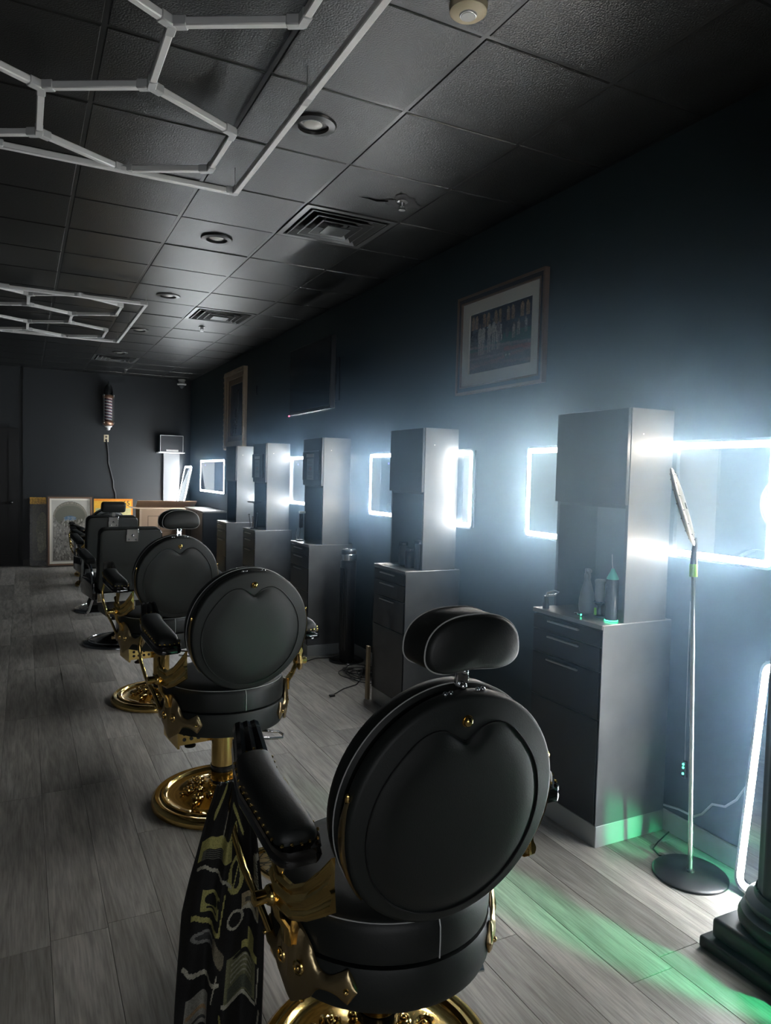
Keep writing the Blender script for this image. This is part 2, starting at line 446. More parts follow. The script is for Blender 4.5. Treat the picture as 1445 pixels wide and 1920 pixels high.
# ================================================================== LED MIRRORS ON THE RIGHT WALL
def led_mirror(label, w, h, M, rad=.03, strip=.026, edge=.012, group='lit rectangular mirrors'):
    t = thing('led_mirror', label, 'mirror', group=group); t.matrix_world = M
    MB().box((-w/2+.01, -.024, -h/2+.01), (w/2-.01, -.002, h/2-.01)).build('backing', 'black_plastic', t, False)
    MB().frame(-w/2, w/2, -h/2, h/2, edge+.001, -.030, -.018, rad).build('glass_edge', 'alu', t)
    MB().frame(-w/2+edge, w/2-edge, -h/2+edge, h/2-edge, strip, -.031, -.022, rad-.006).build('light_strip', 'led', t, False)
    i = edge+strip
    MB().box((-w/2+i-.002, -.0295, -h/2+i-.002), (w/2-i+.002, -.024, h/2-i+.002)).build('glass', 'mirror', t, False)
    MB().cyl((-w/2+.35, -.0305, h/2-.09), (-w/2+.35, -.0295, h/2-.09), .006, n=12).build('touch_switch', 'blue_led', t)
    return t
MY = [(1.79, 3.346), (3.897, 5.453), (6.004, 7.56), (8.111, 9.667), (10.32, 11.90)]
ML = ['large lit mirror nearest the camera, reflecting the round floor lamp', 'lit mirror passing behind the second drawer tower from the camera',
      'lit mirror passing behind the fourth tower, seen as one bright sliver', 'lit mirror hidden behind the fifth tower below the gold frame', 'farthest lit wall mirror beside the cardboard box']
for (a, b), l in zip(MY, ML):
    led_mirror(l, b-a, .522, on_right_wall((a+b)/2, 1.514))
# floor mirror leaning on the wall behind the column
lm = led_mirror('tall lit mirror leaning on the wall behind the black column', .60, .90, T(2.555, 1.505, .462) @ RZ(-PI/2) @ RX(math.radians(-6.5)), .05, .026, .012)

# ================================================================== STATIONS
BASE_Y = [2.28, 4.045, 5.80, 7.41, 8.62]
ORD = ['nearest', 'second', 'third', 'fourth', 'fifth']
BW, BH, BX = .46, .972, 2.20
def station_meshes():
    g = {}
    g['carcass'] = MB().box((BX+.02, 0.001, .095), (XW-.016, BW-.001, BH-.02)).mesh('carcass', 'cab', False)
    g['side'] = MB().box((BX+.004, -.004, .094), (XW-.016, .001, BH-.002), .0015).mesh('side_panel', 'cab_side', False)
    g['top'] = MB().box((BX, -.002, BH-.02), (XW-.016, BW+.004, BH), .002).mesh('countertop', 'counter', False)
    g['kick'] = MB().box((BX+.006, -.006, 0), (XW-.016, BW, .095), .002).mesh('kick_board', 'kick', False)
    return g
G = station_meshes()
DRAW = [(.876, .945), (.768, .872), (.56, .764), (.10, .556)]
def drawer(z0, z1):
    return MB().box((BX+.0, .006, z0), (BX+.02, BW-.006, z1), .002).mesh('drawer', 'cab', False)
DM = [drawer(a, b) for a, b in DRAW]
HM = MB().box((-.016, .13, -.004), (-.004, .34, .004), .002).box((-.005, .15, -.003), (.002, .158, .003)).box((-.005, .312, -.003), (.002, .32, .003)).mesh('handle', 'handle', False)
for i, y in enumerate(BASE_Y):
    t = thing('drawer_cabinet', '%s black drawer cabinet from the camera along the right wall' % ORD[i], 'cabinet', (0, y, 0), 0, 'drawer cabinets along the right wall')
    link('carcass', G['carcass'], t); link('side_panel', G['side'], t); link('countertop', G['top'], t); link('kick_board', G['kick'], t)
    for k, (a, b) in enumerate(DRAW):
        d = link('drawer', DM[k], t)
        if k != 3: link('handle', HM, d).location = (BX, 0, b-.018)
# towers standing on the cabinets: side panels, niche with shelf, door above
TX, TZ, TB = 2.325, 1.905, 2.578
tw = {}
z0 = BH+.001
tw['side_panel'] = MB().box((TX, 0, z0), (TB, .018, TZ), .0015).mesh('side_panel', 'cab_side', False)
tw['far_panel'] = MB().box((TX, BW-.018, z0), (TB, BW, TZ), .0015).mesh('far_panel', 'cab', False)
tw['back_panel'] = MB().box((TB-.012, .018, z0), (TB, BW-.018, TZ-.016)).mesh('back_panel', 'cab', False)
tw['top_panel'] = MB().box((TX, .018, TZ-.018), (TB, BW-.018, TZ)).mesh('top_panel', 'cab', False)
tw['shelf'] = MB().box((TX+.004, .018, 1.47), (TB-.012, BW-.018, 1.488)).mesh('shelf', 'cab', False)
tw['door'] = MB().box((TX-.019, .002, 1.484), (TX-.001, BW-.002, TZ-.002), .002).mesh('door', 'cab', False)
for i, y in enumerate(BASE_Y):
    t = thing('tower_cabinet', '%s tall black tower from the camera, standing on its drawer cabinet' % ORD[i], 'cabinet', (0, y, 0), 0, 'towers on the drawer cabinets')
    for k, me in tw.items(): link(k, me, t)
    MB().cyl((TX+.07, -.001, TZ-.11), (TX+.07, .002, TZ-.11), .004, n=8).build('screw_cap', 'white_plastic', t)

# framed licences on the third and fourth towers
for i, lab in ((2, 'black licence frame with a grey notice on the third tower'), (3, 'black licence frame with a grey notice on the fourth tower')):
    y = BASE_Y[i]
    t = thing('licence_frame', lab, 'frame'); t.matrix_world = T(TX-.021, y+.24+.02*(i == 3), 1.66) @ RZ(-PI/2)
    MB().box((-.20, -.010, -.13), (.20, 0, .13), .003).build('board', 'satin_black', t, False)
    MB().box((-.10, -.0125, .075), (.085, -.0105, .105)).build('title_strip', 'paper', t, False)
    cv = Canvas(26, 34, (.34, .34, .35))
    for k in range(12): cv.rect(.12, .1+.066*k, .12+.76*random.uniform(.6, 1), .125+.066*k, (.2, .2, .21))
    cv.rect(.4, .45, .65, .6, (.36, .22, .2))
    s = sheet('notice', cv, .17, .19, 'print_matte', t); s.location = (0, -.0112, -.125)

# ================================================================== BARBER CHAIRS
def torus_pts(r, z, n=48): return [(r*math.cos(2*PI*k/n), r*math.sin(2*PI*k/n), z) for k in range(n)]
def round_chair(label, loc, rz, drop=0.):
    t = thing('barber_chair', label, 'barber chair', loc, rz, 'round-backed barber chairs')
    # base
    b = MB().lathe([(0, .075), (.07, .072), (.13, .055), (.20, .038), (.255, .033), (.266, .040), (.274, .047), (.284, .047), (.292, .040), (.30, .043), (.314, .043), (.326, .032), (.332, .016), (.330, 0), (0, 0)], 64).build('base_plate', 'gold', t)
    # scrollwork ring
    def scroll():
        mb = MB(); pts = []
        for k in range(26):
            a = k/25*3.6*PI; r = .030*(1-k/30); pts.append((.150+r*math.cos(a), .0+r*math.sin(a)*1.1, .058+.004*math.sin(k)))
        mb.tube(pts, lambda q: .0065-.002*q, 6)
        pts = []
        for k in range(18):
            a = PI+k/17*2.6*PI; r = .020*(1-k/24); pts.append((.105+r*math.cos(a), .035+r*math.sin(a), .068))
        mb.tube(pts, .0055, 6)
        mb.sphere((.150, 0, .064), .009, 8, 6).sphere((.105, .035, .072), .008, 8, 6).sphere((.185, .03, .048), .010, 8, 6, (1.6, .8, .7))
        return mb.mesh('scroll', 'gold')
    sm = scroll()
    for k in range(9): o = link('scroll', sm, b); o.rotation_euler = (0, 0, 2*PI*k/9)
    MB().lathe([(.062, .06), (.062, .085), (.052, .10), (.052, .14), (.058, .145), (.058, .17), (.05, .175)], 28).build('pump_collar', 'gloss_black', t)
    MB().lathe([(.054, .10), (.054, .384), (0, .384)], 28).build('pump_column', 'gold', t)
    MB().lathe([(.066, .07), (.069, .078), (.066, .09), (.056, .092)], 28).build('collar_ring', 'gold', t)
    # under-seat mechanism, with punched plate and levelling foot
    mech = MB().box((-.21, .03, .282), (-.02, .045, .384)).box((-.215, .02, .27), (-.205, .25, .384)).box((-.205, .235, .285), (-.02, .25, .384)).box((-.205, .045, .28), (-.02, .235, .286)).build('mechanism_box', 'gold', t, False)
    hm = MB().cyl((0, -.002, 0), (0, .0006, 0), .0075, n=10)
    for i in range(5):
        for j in range(2):
            hm2 = MB().cyl((-.18+.034*i, .0285, .308+.028*j), (-.18+.034*i, .0305, .308+.028*j), .009, n=10); hm2.build('punched_hole', 'rubber', mech)
    MB().cyl((-.12, .13, .282), (-.12, .13, .242), .010).build('stop_stem', 'rubber', t)
    MB().at(T(-.12, .13, .232)).lathe([(0, 0), (.026, 0), (.028, .008), (.016, .016), (0, .016)], 16).build('stop_foot', 'rubber', t)
    MB().tube([(.06, .0, .33), (.18, -.03, .31), (.27, -.05, .295), (.285, -.07, .285), (.27, -.10, .28), (.20, -.09, .285), (.10, -.06, .30)], .006, 8).build('pump_lever', 'chrome', t)
    # drum and cushion
    MB().lathe([(0, .384), (.20, .384), (.256, .388), (.281, .398), (.288, .414), (.289, .49), (.284, .502), (0, .502)], 64).build('seat_skirt', 'leather2', t)
    c = MB().lathe([(0, .503), (.27, .503), (.282, .512), (.284, .53), (.284, .585), (.278, .605), (.262, .617), (.20, .626), (0, .63)], 64).build('seat_cushion', 'leather', t)
    MB().tube(torus_pts(.277, .607, 64), .0018, 5, True).build('stitching', 'thread', c)
    MB().tube([(0, -.2855, .512), (0, -.2865, .55), (0, -.2855, .585), (0, -.279, .604)], .0018, 5).build('stitching', 'thread', c)
    # cast emblems wrapped round the drum
    def emblem(sgn):
        R0 = .290; A0 = PI+.30 if sgn < 0 else -.30
        N = 44; S = .175; vs = []; fs = []
        prof = []
        for k in range(N+1):
            s_ = -S+2*S*k/N; q = abs(s_)
            if q < .055: hi = .075+.045*math.cos(q/.055*PI/2); lo = -.082+.034*(q/.055)
            elif q < .075: f = (q-.055)/.02; hi = .075-.043*f; lo = -.048+.028*f
            elif q < .125: hi = .032-.010*math.sin((q-.075)/.05*PI); lo = -.020+.004*math.sin((q-.075)/.05*PI)
            else: f = (q-.125)/.05; w = .03*f*1.0 if f < .55 else .03*.55*(1-(f-.55)/.45)*1.0; hi = .032-.026*max(0, (f-.55)/.45)+w; lo = -.020+.020*max(0, (f-.55)/.45)-w
            prof.append((s_, lo, hi))
        M_ = 8
        for (s_, lo, hi) in prof:
            for j in range(M_+1):
                z = lo+(hi-lo)*j/M_; e = math.sin(PI*j/M_)
                fl = .0022*math.cos(abs(s_)*260) if abs(s_) < .05 and z > -.02 else 0
                rr = R0+.004+.010*e**.6+fl+.006*math.exp(-(s_/.04)**2)
                a = A0+s_/R0; vs.append((rr*math.cos(a), rr*math.sin(a), .455+z))
        for k in range(N):
            for j in range(M_): q = k*(M_+1)+j; fs.append((q, q+1, q+M_+2, q+M_+1))
        n0 = len(vs)
        for (s_, lo, hi) in prof:
            a = A0+s_/R0
            for z in (lo, hi): vs.append((R0*math.cos(a), R0*math.sin(a), .455+z))
        for k in range(N):
            q = k*(M_+1); i = n0+2*k
            fs += [(i, q, q+M_+1, i+2), (q+M_, i+1, i+3, q+2*M_+1)]
        fs += [(n0, n0+1, M_)+tuple(range(M_-1, -1, -1))]
        q = N*(M_+1); fs += [(n0+2*N, )+tuple(range(q, q+M_+1))+(n0+2*N+1,)]
        o = MB().add(vs, fs).build('emblem', 'gold_old', t)
        rm = MB()
        for s_, z in ((-.03, .02), (.03, .02)):
            a = A0+s_/R0; c_ = Vector(((R0+.018)*math.cos(a), (R0+.018)*math.sin(a), .455+z))
            r_ = MB().sphere(c_[:], .007, 8, 6)
            u = Vector((-math.sin(a), math.cos(a), 0))
            r_.tube([c_+u*(.014*math.cos(p))+Vector((0, 0, .016*math.sin(p))) for p in [2*PI*i/14 for i in range(14)]], .0035, 6, True)
            r_.build('rosette', 'gold', o)
        for s_ in (-.15, .15):
            a = A0+s_/R0; MB().sphere(((R0+.014)*math.cos(a), (R0+.014)*math.sin(a), .457), .0075, 8, 6).build('rivet', 'gold', o)
        return o
    for sg in (-1, 1):
        emblem(sg)
        x = .318*sg
        # strap rising from the emblem to the arm, front rod, wing towards the back
        MB().tube([(.295*sg, -.075, .52), (.30*sg, -.075, .56), (.325*sg, -.085, .60), (.335*sg, -.10, .645), (.330*sg, -.105, .70), (.322*sg, -.10, .76), (.32*sg, -.09, .81)],
                  lambda q: (.016+.016*abs(1-2*q)**2, .010), 10, flat=(0, 1, 0)).build('arm_strap', 'gold', t)
        MB().tube([(.298*sg, .03, .48), (.315*sg, .07, .54), (.335*sg, .13, .60), (.345*sg, .19, .67), (.345*sg, .215, .74), (.335*sg, .20, .80), (.325*sg, .18, .835)],
                  lambda q: (.013-.005*q, .009), 10, flat=(0, 1, 0)).build('front_rod', 'gold', t)
        MB().sphere((.345*sg, -.10, .655), .024, 12, 8, (.8, 1, 1)).cyl((.325*sg, -.10, .655), (.385*sg, -.10, .655), .014, .017).sphere((.385*sg, -.10, .655), .017, 12, 8, (.4, 1, 1)).build('pivot_knob', 'gold', t)
        wing = MB(); ctl = [Vector(p) for p in ((.334*sg, -.085, .70), (.332*sg, -.12, .672), (.320*sg, -.165, .668), (.303*sg, -.21, .690), (.286*sg, -.25, .725), (.272*sg, -.275, .752))]
        hw = (.052, .040, .038, .042, .050, .058); NA, NB = 20, 16; fv = []; ff = []
        for side_ in (0, 1):
            for i in range(NA+1):
                q = i/NA*(len(ctl)-1); k = min(int(q), len(ctl)-2); f = q-k; f = f*f*(3-2*f) if False else f
                p = ctl[k].lerp(ctl[k+1], f); w_ = hw[k]*(1-f)+hw[k+1]*f
                for j in range(NB+1):
                    v = -1+2*j/NB; ridge = .0045*math.cos(v*PI*2.5)
                    fv.append((p.x+sg*((.008+ridge-.004*v*v) if side_ == 0 else -.005), p.y-.010*(v < -.2)*abs(v), p.z+v*w_))
        o_ = (NA+1)*(NB+1)
        for i in range(NA):
            for j in range(NB): q = i*(NB+1)+j; ff += [(q, q+1, q+NB+2, q+NB+1), (o_+q, o_+q+NB+1, o_+q+NB+2, o_+q+1)]
            q = i*(NB+1); ff += [(q, q+NB+1, o_+q+NB+1, o_+q), (q+NB, o_+q+NB, o_+q+2*NB+1, q+2*NB+1)]
        for j in range(NB): ff += [(j, o_+j, o_+j+1, j+1), (NA*(NB+1)+j, NA*(NB+1)+j+1, o_+NA*(NB+1)+j+1, o_+NA*(NB+1)+j)]
        wing.add(fv, ff)
        wing.build('back_bracket', 'gold', t)
        # armrest: moulded rail, pad, carved front scroll, nails
        def ax(y): return .335*sg-.045*sg*max(0, (y-.02))/.25
        def az(y): return .835+.055*((y+.26)/.5)
        secs = [(-.262, .55), (-.25, .82), (-.22, 1.), (-.10, 1.), (0, 1.), (.10, .93), (.19, .80), (.262, .70)]
        rail = MB(); vs = []; fs = []; PR = [(-1, 0), (-1.06, .008), (-1, .014), (-.94, .018), (-1.02, .026), (-.98, .034), (.98, .034), (1.02, .026), (.94, .018), (1, .014), (1.06, .008), (1, 0)]
        for (y, w_) in secs:
            for (px, pz) in PR: vs.append((ax(y)+px*.056*w_, y, az(y)-.034+pz))
        n = len(PR)
        for k in range(len(secs)-1):
            for j in range(n): fs.append((k*n+j, k*n+(j+1) % n, (k+1)*n+(j+1) % n, (k+1)*n+j))
        fs += [tuple(range(n)), tuple(range((len(secs)-1)*n+n-1, (len(secs)-1)*n-1, -1))]
        arm = rail.add(vs, fs).build('arm_rail', 'gloss_black', t)
        vs = []; fs = []; PS = [(-.24, .25, .2), (-.236, .7, .55), (-.222, .92, .8), (-.19, 1, .95), (-.08, 1, 1), (.03, .98, 1), (.10, .93, .95), (.122, .9, .8)]
        K = 13
        for (y, w_, h_) in PS:
            for j in range(K):
                a = PI*j/(K-1); ca = math.cos(a); sa = math.sin(a)
                vs.append((ax(y)+.052*w_*math.copysign(abs(ca)**.7, ca), y, az(y)+.042*h_*sa**.75))
        for k in range(len(PS)-1):
            for j in range(K-1): fs.append((k*K+j, k*K+j+1, (k+1)*K+j+1, (k+1)*K+j))
        fs += [tuple(range(K-1, -1, -1)), tuple(range((len(PS)-1)*K, len(PS)*K))]
        MB().add(vs, fs).build('arm_pad', 'leather', arm)
        fr = MB()
        for j in (-1, 0, 1):
            fr.tube([(ax(.12)+.030*j, .125, az(.12)+.004), (ax(.17)+.027*j, .17, az(.17)+.012), (ax(.22)+.023*j, .225, az(.22)+.030), (ax(.25)+.021*j, .255, az(.25)+.034), (ax(.27)+.020*j, .272, az(.27)+.016)], .0165, 8)
        fr.build('arm_scroll', 'gloss_black', arm)
        nails = MB()
        for k in range(13):
            y = -.215+.335*k/12
            for e in (-1, 1):
                w_ = 1. if y < .03 else .95
                nails.sphere((ax(y)+e*.0525*w_, y, az(y)+.008), .0042, 6, 4)
        for k in range(5): nails.sphere((ax(-.245)-.040+.020*k, -.243-.008*(1-abs(k-2)/2), az(-.245)+.006), .0046, 6, 4)
        for k in range(5): nails.sphere((ax(.12)-.04+.02*k, .118, az(.12)+.005+.034*math.sin(PI*(k+.5)/5)), .004, 6, 4)
        tag(nails.build('nail_trim', 'gold', arm), kind='stuff')
    # reclined round back
    BM = T(0, -.278, .892) @ RX(math.radians(7))
    sh = MB().at(BM @ RX(-PI/2))
    sh.lathe([(0, -.062), (.262, -.062), (.2685, -.058), (.272, -.050), (.272, -.030), (.268, -.023), (0, -.023)], 72)   # axis along local y
    shell = sh.build('back_shell', 'leather2', t)
    MB().at(BM @ RX(-PI/2)).lathe([(.252, -.024), (.252, .0)], 72).build('back_band', 'satin_black', t)
    cu = MB().at(BM @ RX(-PI/2)).lathe([(0, -.002), (.262, -.002), (.271, .006), (.273, .02), (.270, .045), (.258, .06), (.22, .068), (0, .072)], 72).build('back_cushion', 'leather', t)
    MB().at(BM @ RX(-PI/2)).tube(torus_pts(.2735, .004, 90), .0016, 5, True).build('stitching', 'thread', cu)
    # padded heart-shaped rear panel
    N = 96; Rr = 9; vs = []; fs = []
    def bound(a):      # a from +x counter-clockwise, seen from behind
        d = abs((a-PI/2+PI) % (2*PI)-PI)
        return .226-notch(d)
    def notch(d): return .046*math.exp(-(d/.20)**2)-.006*math.exp(-((d-.5)/.2)**2)
    for i in range(Rr+1):
        q = i/Rr
        for k in range(N):
            a = 2*PI*k/N; d = abs((a-PI/2+PI) % (2*PI)-PI); rb = .226*q-notch(d)*q**5
            hgt = .014*(1-q**6)
            vs.append((rb*math.cos(a), -.0625-hgt+.002*(q > .99), rb*math.sin(a)-.016))
    for i in range(Rr):
        for k in range(N): fs.append((i*N+k, i*N+(k+1) % N, (i+1)*N+(k+1) % N, (i+1)*N+k))
    MB().at(BM).add(vs, fs).build('back_panel', 'leather', t)
    MB().at(BM).tube([((bound(2*PI*k/N)+.002)*math.cos(2*PI*k/N), -.0635, (bound(2*PI*k/N)+.002)*math.sin(2*PI*k/N)-.016) for k in range(N)], .0022, 6, True).build('panel_piping', 'satin_black', t)
    MB().at(BM).sphere((0, -.066, .212), .0125, 12, 8, (1, .8, 1)).cyl((0, -.06, .212), (0, -.064, .212), .014, n=14).build('back_button', 'gold', t)
    for dx in (-.05, -.035, .035, .05): MB().at(BM).sphere((dx, -.040, .270), .006, 8, 6).build('back_bolt', 'chrome', t)
    for sg in (-1, 1):      # curved gilt strips hugging the shell
        pts = []
        for k in range(16):
            a = (PI+math.radians(-14+52*k/15)) if sg < 0 else (math.radians(14-52*k/15))
            pts.append((.2745*math.cos(a), -.040, .2745*math.sin(a)))
        MB().at(BM).tube(pts, lambda q: (.0035, .017*math.sin(PI*min(max(q, .06), .94))**.5), 8, flat=(1, 0, 0)).build('gilt_strip', 'gold_old', t)
        MB().at(BM).sphere((pts[0][0], -.04, pts[0][2]+.004), .008, 8, 6, (.8, .8, 1.8)).build('gilt_tip', 'gold', t)
    # headrest
    hp = MB().at(BM @ T(0, 0, .005))
    hp.box((-.017, -.030, .23), (.017, -.020, .345), .003)
    post = hp.build('headrest_post', 'chrome', t, True)
    MB().at(BM @ T(0, 0, .005)).sphere((0, -.032, .275), .010, 10, 6).sphere((0, -.032, .31), .010, 10, 6).build('post_stud', 'chrome', post)
    out = []
    for k in range(56):
        a = 2*PI*k/56; ca, sa = math.cos(a), math.sin(a)
        x = .122*math.copysign(abs(ca)**.82, ca); z = (.082 if sa > 0 else .052)*math.copysign(abs(sa)**.85, sa)
        if sa < 0: z += .016*math.exp(-(x/.07)**2)
        out.append((x, z))
    lay = [(-.058, .90), (-.053, .97), (-.044, 1.), (.044, 1.), (.054, .97), (.060, .88)]
    vs = []; fs = []; n = len(out)
    HM_ = BM @ T(0, -.012, .362) @ RX(math.radians(-6))
    for (y, sc_) in lay:
        for (x, z) in out: vs.append((x*sc_, y, z*sc_))
    for k in range(len(lay)-1):
        for j in range(n): fs.append((k*n+j, k*n+(j+1) % n, (k+1)*n+(j+1) % n, (k+1)*n+j))
    for e, (y, sg) in enumerate(((-.064, 0), (.066, 1))):
        base = 0 if e == 0 else (len(lay)-1)*n
        o0 = len(vs)
        for (x, z) in out: vs.append((x*.6, y, z*.6))
        vs.append((0, y-.003 if e == 0 else y+.003, 0)); cidx = len(vs)-1
        for j in range(n): fs += [(base+j, base+(j+1) % n, o0+(j+1) % n, o0+j), (o0+j, o0+(j+1) % n, cidx)]
    hr = MB().at(HM_).add(vs, fs).build('headrest', 'leather', t)
    for y in (-.0445, .0445): MB().at(HM_).tube([(x*1.005, y, z*1.005) for x, z in out], .0019, 5, True).build('headrest_stitching', 'thread', hr)
    # leg rest reaching forward: filigree plate between gilt bars
    FM = T(0, .30, .40) @ RX(math.radians(-14))
    MB().at(FM).box((-.13, .12, -.012), (.13, .44, -.004), .002).build('foot_plate', 'filigree', t, False)
    for x in (-.14, .14):
        MB().at(FM).tube([(x, -.06, .03), (x, .06, .0), (x, .20, -.008), (x, .36, -.008), (x, .45, .0)], (.009, .013), 8).build('foot_bar', 'gold', t)
    MB().at(FM).cyl((-.15, .45, 0), (.15, .45, 0), .012, n=12).build('foot_rail', 'gold', t)
    MB().at(FM).box((-.12, -.05, .0), (.12, .11, .035), .012).build('calf_pad', 'leather', t)
    for o in t.children:
        if drop and not o.name.startswith(('base_plate', 'pump_co', 'collar_ring')): o.location.z = -drop
    return t
ch1 = round_chair('nearest round-backed barber chair, black with gilt fittings and a printed cape on its arm', (.85, 1.65, 0), math.radians(2), .037)
ch2 = round_chair('round-backed black and gold barber chair with headrest, third from the camera', (.862, 5.10, 0), math.radians(8))
dup(ch2, (.868, 3.40, 0), math.radians(6), 'round-backed black and gold barber chair without a headrest, second from the camera', ('headrest', 'post_stud'))
d6 = dup(ch2, (.96, 10.50, 0), math.radians(15), 'gold-based barber chair half hidden behind the chrome chairs, sixth from the camera', ('headrest', 'post_stud', 'foot_', 'calf_pad'))
d7 = dup(ch2, (1.01, 11.50, 0), math.radians(20), 'farthest gold-based barber chair by the framed print', ('headrest', 'post_stud', 'foot_', 'calf_pad'))
for d_ in (d6, d7):      # these two are pumped right down
    for o in d_.children:
        if not o.name.startswith(('base_plate', 'pump_co', 'collar_ring')): o.location.z = -.15

def chrome_chair(label, loc, rz):
    t = thing('barber_chair', label, 'barber chair', loc, rz, 'square-backed barber chairs')
    MB().lathe([(0, .10), (.05, .098), (.10, .075), (.2, .045), (.27, .032), (.30, .03), (.325, .022), (.332, .008), (.332, 0), (0, 0)], 56).build('base_plate', 'dark_chrome', t)
    MB().tube(torus_pts(.27, .034, 48), .006, 6, True).build('base_ring', 'chrome', t)
    MB().lathe([(.042, .09), (.042, .36), (0, .36)], 24).build('pump_column', 'chrome', t)
    MB().box((-.16, -.18, .27), (.16, -.165, .42)).box((-.16, -.18, .27), (-.145, .2, .42)).box((.145, -.18, .27), (.16, .2, .42)).box((-.16, .185, .27), (.16, .2, .42)).build('mechanism_frame', 'satin_black', t, False)
    MB().box((.03, -.186, .28), (.08, -.1805, .40)).build('spec_plate', 'paper', t, False)
    MB().cyl((-.09, -.12, .27), (-.09, -.12, .235), .018, .024).build('stop_foot', 'rubber', t)
    MB().box((-.265, -.27, .42), (.265, -.262, .505), .004).build('rear_panel', 'chrome', t, False)
    MB().box((-.262, -.262, .42), (.262, .27, .505), .02).build('seat_box', 'satin_black', t)
    MB().box((-.262, -.25, .506), (.262, .29, .62), .035).build('seat_cushion', 'leather', t)
    BM = T(0, -.29, .80) @ RX(math.radians(9))
    bk = MB().at(BM)
    bm = bmesh.new(); bmesh.ops.create_cube(bm, size=1)
    for v in bm.verts: v.co = (v.co.x*.53, v.co.y*.11, v.co.z*.56)
    ve = [e for e in bm.edges if abs(e.verts[0].co.y-e.verts[1].co.y) > .05]
    bmesh.ops.bevel(bm, geom=ve, offset=.055, segments=6, profile=.5, affect='EDGES')
    bmesh.ops.bevel(bm, geom=[e for e in bm.edges if abs(e.verts[0].co.y-e.verts[1].co.y) < 1e-4 and e.calc_face_angle(0) > .8], offset=.016, segments=3, profile=.5, affect='EDGES')
    bk.bm(bm).build('backrest', 'leather2', t)
    for y in (-.050, .050):
        pts = []
        for cx, cz, a in ((.205, .22, 0), (-.205, .22, PI/2), (-.205, -.22, PI), (.205, -.22, 1.5*PI)):
            for k in range(6): q = a+PI/2*k/5; pts.append((cx+.054*math.cos(q), y, cz+.054*math.sin(q)))
        MB().at(BM).tube(pts, .004, 6, True).build('back_piping', 'gloss_black', t)
    br = MB().at(BM).box((-.052, -.066, .17), (.052, -.056, .285), .004).build('headrest_bracket', 'chrome', t)
    MB().at(BM).sphere((0, -.068, .225), .013, 10, 8).sphere((-.03, -.066, .19), .008, 8, 6).sphere((.03, -.066, .19), .008, 8, 6).build('bracket_knob', 'chrome', br)
    hp = MB().at(BM).box((-.02, -.062, .27), (.02, -.052, .36), .003).build('headrest_post', 'chrome', t)
    MB().at(BM @ T(0, -.03, .385) @ RX(math.radians(8))).box((-.125, -.05, -.055), (.125, .05, .055), .03).build('headrest', 'leather', t)
    for sg in (-1, 1):
        pts = [(.285*sg, -.24, .50), (.29*sg, -.22, .60), (.295*sg, -.18, .70), (.298*sg, -.08, .755), (.298*sg, .12, .78)]
        fr = MB().tube(pts, lambda q: (.012, .020), 8, flat=(1, 0, 0)).tube([(.285*sg, .24, .46), (.29*sg, .22, .58), (.298*sg, .17, .70), (.298*sg, .13, .77)], (.012, .016), 8, flat=(1, 0, 0)).build('arm_frame', 'chrome', t)
        MB().box((.262*sg-.03*0, -.25, .44) if sg > 0 else (-.30, -.25, .44), (.30, .25, .60) if sg > 0 else (-.262, .25, .60), .014).build('side_panel', 'gloss_black', t)
        MB().at(T(.30*sg, .0, .80) @ RX(math.radians(7))).box((-.043, -.20, -.022), (.043, .22, .028), .018).build('arm_pad', 'leather', fr)
    FM = T(0, .29, .42) @ RX(math.radians(-35))
    MB().at(FM).box((-.2, 0, -.02), (.2, .24, .02), .012).build('calf_pad', 'leather', t)
    for x in (-.17, .17): MB().at(FM).tube([(x, .1, -.02), (x, .3, -.04), (x, .42, -.02)], .011, 8).build('foot_bar', 'chrome', t)
    MB().at(FM).box((-.19, .40, -.03), (.19, .47, -.012), .004).build('foot_plate', 'chrome', t)
    return t
c4 = chrome_chair('square-backed black barber chair with headrest on a chrome base, fifth from the camera', (.835, 8.62, 0), math.radians(6))
dup(c4, (.805, 6.93, 0), math.radians(7), 'square-backed black barber chair with bare chrome bracket, fourth from the camera', ('headrest.', 'headrest_post', 'HEADREST_ONLY'))
for o in list(bpy.data.objects):     # the fourth chair has lost its head pad
    if o.name.startswith('headrest') and o.parent and o.parent.get('label', '').startswith('square-backed black barber chair with bare') and 'bracket' not in o.name:
        bpy.data.objects.remove(o)

